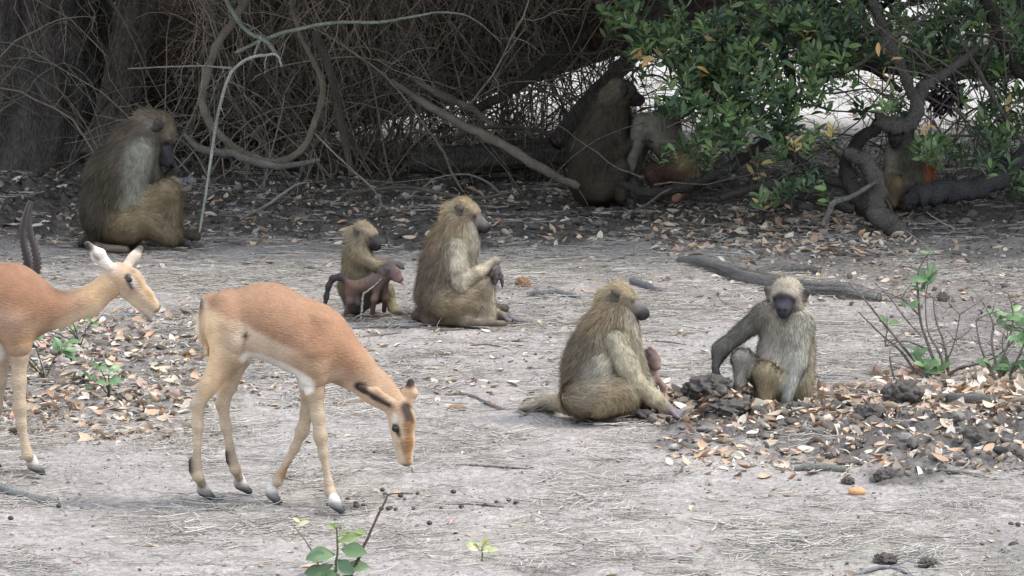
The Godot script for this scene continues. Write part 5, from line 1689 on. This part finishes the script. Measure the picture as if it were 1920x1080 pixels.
	t = finish(f, "baboon", "crouching grey baboon with a reddish inner thigh beside the large one under the bush", "baboon", 0.012, 0.007, 22000, 0.0022, 0.38, 0.28, 9)
	eyes_on(t, ey, 0.008)

	# the one behind the crooked branches
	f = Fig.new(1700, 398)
	f.b(f.q(1686, 262), 20, f.q(1698, 298), 34, OLIVE_DARK, 0.03)
	f.b(f.q(1698, 298), 34, f.q(1702, 340), 35, Color(0.12, 0.12, 0.10), 0.03)
	f.b(f.q(1702, 340), 34, f.q(1700, 372), 24, OLIVE, 0.02)
	f.b(f.q(1674, 284, 12), 14, f.q(1668, 330, 22), 10, PALE * 0.75, 0.02)
	f.b(f.q(1668, 330, 22), 9, f.q(1690, 352, 34), 8, OLIVE, 0.01)
	f.b(f.q(1702, 368, 10), 24, f.q(1676, 346, 40), 17, Color(0.211, 0.167, 0.096), 0.02)
	f.b(f.q(1676, 346, 40), 15, f.q(1674, 380, 44), 10, GOLD * 0.8, 0.015)
	f.b(f.g(1672, 396, 0.03), 8, f.g(1666, 402, 0.02), 7, OLIVE, 0.01)
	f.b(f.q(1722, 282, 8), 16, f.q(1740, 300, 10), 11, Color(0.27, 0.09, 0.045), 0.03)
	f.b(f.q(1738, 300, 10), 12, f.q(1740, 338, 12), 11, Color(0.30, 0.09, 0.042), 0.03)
	f.hand(f.q(1688, 352, 34), Vector3(0.8, -0.3, 0.3), Vector3(0, 1, 0.3), 0.10, 0.4, SKIN)
	ey = baboon_head(f, f.q(1686, 246, 5), Vector3(-0.3, -0.35, 0.7), Vector3(0, 1, 0), 22, 1.7, SKIN * 1.5, SKIN * 1.5, SKIN, SKIN)
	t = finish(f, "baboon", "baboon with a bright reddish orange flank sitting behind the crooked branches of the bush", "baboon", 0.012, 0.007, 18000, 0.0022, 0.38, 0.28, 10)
	eyes_on(t, ey, 0.008)

# ---------------------------------------------------------------- antelopes
const SADDLE := Color(0.318, 0.190, 0.124)
const FLANK := Color(0.526, 0.414, 0.319)
const BELLY := Color(0.74, 0.70, 0.65)
const LEGC := Color(0.470, 0.375, 0.280)
const BLACK := Color(0.025, 0.022, 0.024)

func chain(f: Fig, pts: Array, cols: Array, fl := 0.006) -> Array:
	# one limb as its own list of bones: [point, radius in photo pixels]
	var out := []
	for k in pts.size() - 1:
		out.append([pts[k][0], pts[k][1] / f.s, pts[k + 1][0], pts[k + 1][1] / f.s, cols[mini(k, cols.size() - 1)], fl])
	return out

func hoof(f: Fig, w: Vector3, dir: Vector3, out: Array) -> void:
	for e in [-1.0, 1.0]:
		var sd: Vector3 = Vector3(0, 0, 1) * e * 0.009
		out.append([w + Vector3(-0.004, 0.035, 0) + sd, 0.016, w + dir * 0.034 + sd + Vector3(0, 0.010, 0), 0.011, Color(0.04, 0.047, 0.052), 0.0])
	f.paint(w + Vector3(-0.008, 0.075, 0), w + Vector3(-0.002, 0.05, 0), 0.024 * f.s, Color(0.70, 0.67, 0.64), 4)
	f.paint(w + Vector3(-0.006, 0.008, 0), w + dir * 0.04, 0.026 * f.s, Color(0.045, 0.052, 0.058), 3)
	out.append([w + Vector3(-0.006, 0.055, 0), 0.015, w + Vector3(0, 0.035, 0), 0.0175, Color(0.72, 0.69, 0.66), 0.003])

func flat(f: Fig, a: Vector3, e: Vector3, r: float, col: Color, soft: float) -> void:
	# paint by height and length only, the same on both sides of the body
	f.coat.append([a, e, r / f.s, col, soft / f.s, true])

func ear(f: Fig, root: Vector3, tip: Vector3, wide: Vector3, c: Color) -> void:
	var mid := root.lerp(tip, 0.5)
	wide *= 1.25
	for e in [-1.0, 0.0, 1.0]:
		f.h(root + wide * e * 0.35, 5.5, mid + wide * e, 5.5, c, 0.004)
		f.h(mid + wide * e, 5.5, tip, 3.0, c, 0.004)
	f.paint(tip, tip.lerp(root, 0.12), 10, BLACK, 5)

func build_antelopes() -> void:
	var f := Fig.new(500, 946)
	# grazing in front
	f.b(f.q(430, 592), 50, f.q(500, 602), 69, FLANK, 0.011)
	f.b(f.q(500, 602), 70, f.q(575, 634), 69, FLANK, 0.011)
	f.b(f.q(575, 636), 68, f.q(610, 660), 56, FLANK, 0.011)
	f.b(f.q(606, 640), 56, f.q(662, 690), 37, Color(0.370, 0.241, 0.162), 0.007)
	f.b(f.q(662, 690), 37, f.q(705, 727), 29, Color(0.370, 0.241, 0.162), 0.007)
	f.b(f.q(705, 727), 29, f.q(745, 760), 24, Color(0.381, 0.263, 0.179), 0.007)
	f.b(f.q(424, 610, 26), 42, f.q(430, 665, 32), 33, Color(0.403, 0.286, 0.196), 0.007)
	f.b(f.q(424, 610, -26), 42, f.q(442, 660, -32), 31, FLANK, 0.011)
	f.b(f.q(582, 660, 36), 44, f.q(588, 705, 38), 27, Color(0.358, 0.235, 0.157), 0.007)
	f.b(f.q(580, 660, -34), 42, f.q(580, 705, -36), 26, FLANK, 0.011)
	f.b(f.q(602, 602, 50), 16, f.q(588, 690, 60), 14, Color(0.370, 0.241, 0.162), 0.007)
	f.b(f.q(420, 566, 30), 14, f.q(442, 640, 50), 20, FLANK * 0.9, 0.007)
	f.b(f.q(615, 625, 36), 14, f.q(665, 680, 26), 13, Color(0.370, 0.241, 0.162), 0.007)
	f.b(f.q(386, 560), 9, f.q(379, 620), 8, Color(0.672, 0.560, 0.448), 0.012)
	f.b(f.q(379, 620), 8, f.q(388, 665), 5, Color(0.7, 0.66, 0.6), 0.02)
	flat(f, f.q(428, 535), f.q(500, 556), 50, SADDLE, 6)
	flat(f, f.q(500, 556), f.q(600, 606), 57, SADDLE, 6)
	flat(f, f.q(600, 600), f.q(655, 650), 40, Color(0.336, 0.193, 0.121), 22)
	flat(f, f.q(484, 674), f.q(530, 694), 19, BELLY, 4)
	flat(f, f.q(530, 694), f.q(572, 714), 21, BELLY, 4)
	flat(f, f.q(466, 664), f.q(484, 676), 12, BELLY, 5)
	flat(f, f.q(660, 745), f.q(730, 800), 24, Color(0.672, 0.526, 0.392), 16)
	flat(f, f.q(376, 565), f.q(384, 640), 7, Color(0.16, 0.10, 0.08), 5)
	flat(f, f.q(395, 600), f.q(405, 720), 20, Color(0.627, 0.448, 0.291), 16)
	f.paint(f.q(461, 634, 72), f.q(461, 630, 66), 6, BLACK, 3)
	f.paint(f.q(461, 640, 70), f.q(456, 668, 60), 3, Color(0.2, 0.14, 0.1), 5)
	var legs := [
		chain(f, [[f.q(424, 625, 32), 36], [f.q(428, 662, 34), 32], [f.q(392, 722, 32), 17], [f.q(371, 758, 30), 12.5], [f.q(371, 800, 30), 9.5], [f.q(369, 872, 30), 7], [f.q(371, 893, 30), 9.5], [f.g(380, 934, 0.05), 8.5]], [Color(0.414, 0.302, 0.207), Color(0.414, 0.302, 0.207), LEGC]),
		chain(f, [[f.q(440, 630, -30), 34], [f.q(444, 662, -30), 30], [f.q(428, 722, -30), 16], [f.q(417, 757, -30), 12], [f.q(424, 800, -30), 9], [f.q(436, 862, -30), 7], [f.q(441, 880, -30), 9], [f.g(450, 922, 0.05), 8]], [FLANK * 0.9, LEGC]),
		chain(f, [[f.q(585, 680, 36), 34], [f.q(590, 735, 36), 17], [f.q(596, 780, 34), 12], [f.q(601, 818, 34), 12], [f.q(606, 850, 34), 7.8], [f.q(616, 905, 34), 6.8], [f.q(619, 922, 34), 9], [f.g(627, 958, 0.05), 8.5]], [Color(0.392, 0.274, 0.185), LEGC]),
		chain(f, [[f.q(578, 680, -32), 32], [f.q(580, 735, -32), 16], [f.q(576, 775, -32), 12], [f.q(567, 808, -30), 11.5], [f.q(553, 840, -28), 7.8], [f.q(527, 888, -25), 6.8], [f.q(520, 902, -24), 9], [f.g(511, 938, 0.055), 8.5]], [FLANK, LEGC * 0.95, LEGC])]
	hoof(f, f.g(382, 936, 0.0), Vector3(1, -0.1, 0.2), legs[0])
	hoof(f, f.g(451, 924, 0.0), Vector3(1, -0.1, 0.2), legs[1])
	hoof(f, f.g(628, 960, 0.0), Vector3(0.8, -0.1, 0.5), legs[2])
	hoof(f, f.g(510, 941, 0.0), Vector3(0.8, -0.3, 0.5), legs[3])
	legs[0].append([f.q(361, 866, 30), 7.5 / f.s, f.q(360, 882, 30), 6.0 / f.s, BLACK, 0.004])
	legs[1].append([f.q(430, 850, -30), 7.0 / f.s, f.q(431, 864, -30), 6.0 / f.s, BLACK, 0.004])
	for e in [[358, 874, 30], [427, 857, -30]]:
		f.paint(f.q(e[0], e[1] - 6, e[2]), f.q(e[0] + 1, e[1] + 6, e[2]), 9, BLACK, 4)
	f.paint(f.q(545, 872, -26), f.q(530, 890, -22), 8, Color(0.336, 0.190, 0.090), 8)
	f.h(f.q(744, 762, 2), 24, f.q(756, 790, 6), 24, Color(0.381, 0.263, 0.185), 0.004)
	f.h(f.q(756, 790, 6), 23, f.q(760, 825, 10), 17, Color(0.414, 0.302, 0.213), 0.003)
	f.h(f.q(760, 825, 10), 17, f.q(763, 864, 12), 11, Color(0.616, 0.470, 0.336), 0.002)
	f.h(f.q(745, 800, 0), 15, f.q(754, 862, 4), 9, Color(0.62, 0.52, 0.42), 0.002)
	ear(f, f.q(765, 757, 6), f.q(770, 716, 2), Vector3(0.016, 0.0, 0.006), Color(0.538, 0.370, 0.246))
	ear(f, f.q(733, 755, 24), f.q(674, 726, 34), Vector3(0.005, 0.014, 0.004), Color(0.515, 0.358, 0.246))
	f.paint(f.q(728, 762, 34), f.q(676, 730, 42), 6, Color(0.045, 0.035, 0.03), 4)
	f.paint(f.q(760, 764, 20), f.q(768, 788, 24), 11, Color(0.06, 0.042, 0.035), 6)
	f.paint(f.q(768, 800, 30), f.q(768, 868, 26), 9, Color(0.27, 0.145, 0.07), 7)
	f.paint(f.q(741, 800, 26), f.q(745, 816, 28), 7, BLACK, 4)
	f.paint(f.q(750, 820, 30), f.q(758, 850, 26), 3, Color(0.25, 0.14, 0.07), 6)
	f.paint(f.q(764, 876, 14), f.q(762, 872, 14), 8, Color(0.10, 0.07, 0.065), 5)
	f.paint(f.q(738, 780, 30), f.q(736, 790, 30), 5, BELLY, 6)
	var t := finish(f, "antelope", "grazing tan antelope with its head down in front, walking to the right", "antelope", 0.012, 0.0048, 42000, 0.0013, 0.2, 0.2, 11, legs, 0.11)
	ball(t, "eye", f.q(742, 803, 24), 0.016, Color(0.012, 0.010, 0.010), 0.1)
	var tg: MeshInstance3D = t.get_node("body")

	# cut by the left edge
	f = Fig.new(40, 886)
	f.b(f.q(-190, 555), 62, f.q(-60, 562), 72, FLANK, 0.011)
	f.b(f.q(-60, 562), 72, f.q(20, 565), 71, Color(0.392, 0.263, 0.185), 0.007)
	f.b(f.q(20, 568), 68, f.q(52, 578), 56, Color(0.381, 0.263, 0.185), 0.007)
	f.b(f.q(60, 576), 50, f.q(110, 581), 31, Color(0.336, 0.202, 0.129), 0.007)
	f.b(f.q(110, 581), 31, f.q(165, 566), 25, Color(0.353, 0.224, 0.151), 0.007)
	f.b(f.q(165, 566), 25, f.q(212, 530), 26, Color(0.549, 0.370, 0.224), 0.007)
	f.b(f.q(25, 600, 34), 42, f.q(34, 645, 36), 27, Color(0.370, 0.241, 0.168), 0.007)
	f.b(f.q(20, 600, -34), 42, f.q(10, 645, -36), 26, FLANK, 0.011)
	f.b(f.q(-205, 580, 26), 48, f.q(-195, 650, 32), 34, FLANK, 0.011)
	f.b(f.q(-205, 580, -26), 48, f.q(-185, 650, -32), 34, FLANK, 0.011)
	flat(f, f.q(-200, 520), f.q(20, 515), 58, SADDLE * 0.95, 12)
	flat(f, f.q(20, 520), f.q(90, 560), 38, Color(0.27, 0.15, 0.095), 18)
	flat(f, f.q(-160, 655), f.q(-20, 660), 24, BELLY, 8)
	flat(f, f.q(120, 615), f.q(200, 575), 16, Color(0.650, 0.493, 0.347), 14)
	flat(f, f.q(40, 632), f.q(75, 628), 12, Color(0.336, 0.213, 0.123), 14)
	legs = [
		chain(f, [[f.q(34, 620, 26), 24], [f.q(36, 668, 33), 17], [f.q(36, 715, 34), 12.5], [f.q(37, 765, 34), 12], [f.q(40, 795, 34), 8.5], [f.q(48, 838, 34), 7.5], [f.q(51, 853, 34), 9], [f.g(61, 886, 0.05), 8.5]], [Color(0.414, 0.297, 0.207), LEGC]),
		chain(f, [[f.q(8, 620, -34), 32], [f.q(4, 668, -34), 16], [f.q(0, 715, -32), 12], [f.q(-8, 765, -32), 12], [f.q(-12, 795, -32), 8.5], [f.q(-22, 835, -32), 7.5], [f.q(-24, 850, -32), 9], [f.g(-20, 876, 0.05), 8.5]], [FLANK * 0.8, LEGC * 0.85]),
		chain(f, [[f.q(-200, 620, 32), 36], [f.q(-195, 660, 34), 30], [f.q(-230, 720, 32), 16], [f.q(-252, 755, 30), 12], [f.q(-252, 795, 30), 9], [f.q(-250, 850, 30), 8], [f.g(-242, 886, 0.05), 8.5]], [FLANK, LEGC]),
		chain(f, [[f.q(-180, 620, -32), 36], [f.q(-175, 660, -34), 30], [f.q(-195, 720, -32), 16], [f.q(-212, 755, -30), 12], [f.q(-205, 795, -30), 9], [f.q(-195, 840, -30), 8], [f.g(-185, 874, 0.05), 8.5]], [FLANK, LEGC])]
	hoof(f, f.g(63, 888, 0.0), Vector3(1, -0.1, 0.2), legs[0])
	hoof(f, f.g(-18, 878, 0.0), Vector3(1, -0.1, 0.2), legs[1])
	hoof(f, f.g(-240, 888, 0.0), Vector3(1, -0.1, 0.2), legs[2])
	hoof(f, f.g(-183, 876, 0.0), Vector3(1, -0.1, 0.2), legs[3])
	f.h(f.q(220, 516, 2), 25, f.q(244, 528, 4), 25, Color(0.403, 0.291, 0.202), 0.004)
	f.h(f.q(244, 528, 4), 24, f.q(270, 556, 4), 17, Color(0.437, 0.325, 0.235), 0.003)
	f.h(f.q(270, 556, 4), 17, f.q(291, 575, 4), 10.5, Color(0.627, 0.470, 0.325), 0.002)
	f.h(f.q(238, 545, 2), 16, f.q(280, 588, 3), 8, Color(0.62, 0.52, 0.41), 0.002)
	ear(f, f.q(205, 500, 18), f.q(164, 458, 22), Vector3(0.010, 0.009, 0.0), Color(0.672, 0.594, 0.549))
	ear(f, f.q(240, 495, -16), f.q(263, 466, -26), Vector3(0.009, 0.006, 0.0), Color(0.616, 0.526, 0.448))
	f.paint(f.q(184, 486, 30), f.q(176, 480, 30), 4, Color(0.16, 0.13, 0.13), 5)
	f.paint(f.q(240, 520, 28), f.q(250, 536, 28), 8, BLACK, 4)
	f.paint(f.q(240, 498, 24), f.q(250, 504, 22), 8, Color(0.14, 0.11, 0.075), 5)
	f.paint(f.q(254, 520, 28), f.q(296, 568, 16), 5, Color(0.336, 0.202, 0.101), 6)
	f.paint(f.q(252, 545, 32), f.q(262, 556, 28), 3, Color(0.403, 0.246, 0.134), 6)
	f.paint(f.q(300, 576, 4), f.q(296, 582, 4), 7, Color(0.06, 0.045, 0.045), 5)
	f.paint(f.q(240, 510, 34), f.q(256, 540, 32), 5, BELLY, 6)
	f.h(f.q(277, 588, 6), 5, f.q(281, 600, 8), 4, BLACK * 2.0, 0.0)
	t = finish(f, "antelope", "tan antelope with raised head cut off by the left edge of the picture", "antelope", 0.012, 0.0048, 36000, 0.0013, 0.2, 0.2, 12, legs, 0.11)
	ball(t, "eye", f.q(243, 525, 23), 0.018, Color(0.012, 0.010, 0.010), 0.1)

	# a horned male behind it, of which the horns show above its back
	f = Fig.new(-150, 800)
	f.b(f.q(-400, 530), 54, f.q(-270, 535), 62, FLANK, 0.011)
	f.b(f.q(-270, 535), 62, f.q(-190, 545), 58, FLANK, 0.011)
	f.b(f.q(-190, 545), 52, f.q(-70, 560), 27, SADDLE, 0.007)
	f.b(f.q(-70, 560), 27, f.q(25, 552), 22, SADDLE, 0.007)
	flat(f, f.q(-400, 490), f.q(-200, 500), 52, SADDLE, 10)
	f.h(f.q(25, 552), 22, f.q(52, 560), 21, FLANK, 0.003)
	f.h(f.q(52, 560), 20, f.q(92, 596), 11, FLANK, 0.003)
	legs = []
	for q in [[-195, 0, 30], [-205, 8, -30], [-395, -20, 30], [-375, -10, -30]]:
		var l := chain(f, [[f.q(q[0], 575, q[2]), 34], [f.q(q[0], 620, q[2]), 17], [f.q(q[0] + q[1], 690, q[2]), 11], [f.q(q[0] + q[1] + 4, 770, q[2]), 8], [f.g(q[0] + q[1] + 10, 803 - q[2] * -0.2, 0.04), 8]], [FLANK, LEGC])
		hoof(f, f.g(q[0] + q[1] + 12, 805 + q[2] * 0.2, 0.0), Vector3(1, 0, 0.1), l)
		legs.append(l)
	t = finish(f, "antelope", "male antelope whose ridged black horns rise behind the back of the left antelope", "antelope", 0.02, 0.007, 0, 0.001, 0.1, 0.1, 13, legs, 0.07)
	for e in [0, 1]:
		var hp := []
		for q in ([[46, 540], [64, 515], [69, 490], [64, 462], [57, 435], [55, 405], [60, 378]] if e == 0 else [[40, 540], [54, 510], [50, 480], [44, 455], [42, 428], [48, 400], [56, 376]]):
			hp.append(f.q(q[0], q[1], 16.0 if e == 0 else -24.0))
		hp = spline(hp, 14)
		var hr := []
		for k in hp.size():
			var u := float(k) / hp.size()
			hr.append((lerpf(11.0, 3.0, u) * (1.0 + (0.20 * sin(k * 1.5) if u < 0.75 else 0.0))) / f.s)
		var g := Geo.new()
		g.tube(hp, hr, 12, Color(0.045, 0.038, 0.038))
		put("horn", g.mesh(), vmat("horn", 0.45, 0.4), t)
func _ready() -> void:
	# camera, sky, sun, exposure
	var cam := Camera3D.new()
	cam.name = "camera"
	cam.fov = rad_to_deg(2.0 * atan(540.0 / F))
	cam.near = 0.5
	cam.far = 4000.0
	cam.position = Vector3(0, CAM_H, 0)
	cam.rotation = Vector3(-PITCH, 0, 0)
	add_child(cam)
	cam.current = true
	var env := Environment.new()
	env.background_mode = Environment.BG_SKY
	var sky := Sky.new()
	var sm := ProceduralSkyMaterial.new()
	sm.sky_top_color = Color(0.84, 0.87, 0.91)
	sm.sky_horizon_color = Color(0.88, 0.90, 0.92)
	sm.sky_curve = 0.2
	sm.ground_bottom_color = Color(0.45, 0.43, 0.41)
	sm.ground_horizon_color = Color(0.62, 0.60, 0.58)
	sm.energy_multiplier = 1.05
	sky.sky_material = sm
	env.sky = sky
	env.tonemap_mode = Environment.TONE_MAPPER_LINEAR
	env.tonemap_exposure = 2.55
	env.sdfgi_enabled = true
	env.ssao_enabled = true
	env.ssil_enabled = true
	var we := WorldEnvironment.new()
	we.name = "world"
	we.environment = env
	add_child(we)
	var sun := DirectionalLight3D.new()
	sun.name = "sun"
	sun.light_energy = 0.5
	sun.light_color = Color(1.0, 0.975, 0.94)
	sun.light_angular_distance = 12.0
	sun.shadow_enabled = true
	sun.rotation_degrees = Vector3(-50, 82, 0)
	add_child(sun)

	rng.seed = 1
	nz.seed = 11
	nz.noise_type = FastNoiseLite.TYPE_SIMPLEX_SMOOTH
	nz.frequency = 0.4
	nz.fractal_octaves = 3
	nz2.seed = 12
	nz2.noise_type = FastNoiseLite.TYPE_SIMPLEX_SMOOTH
	nz2.frequency = 0.4
	nz2.fractal_octaves = 2
	soil_setup()
	for step in [build_ground, build_trees, build_thicket, build_bush, build_baboons, build_antelopes, build_plants, build_ground_things, build_litter]:
		step.call()
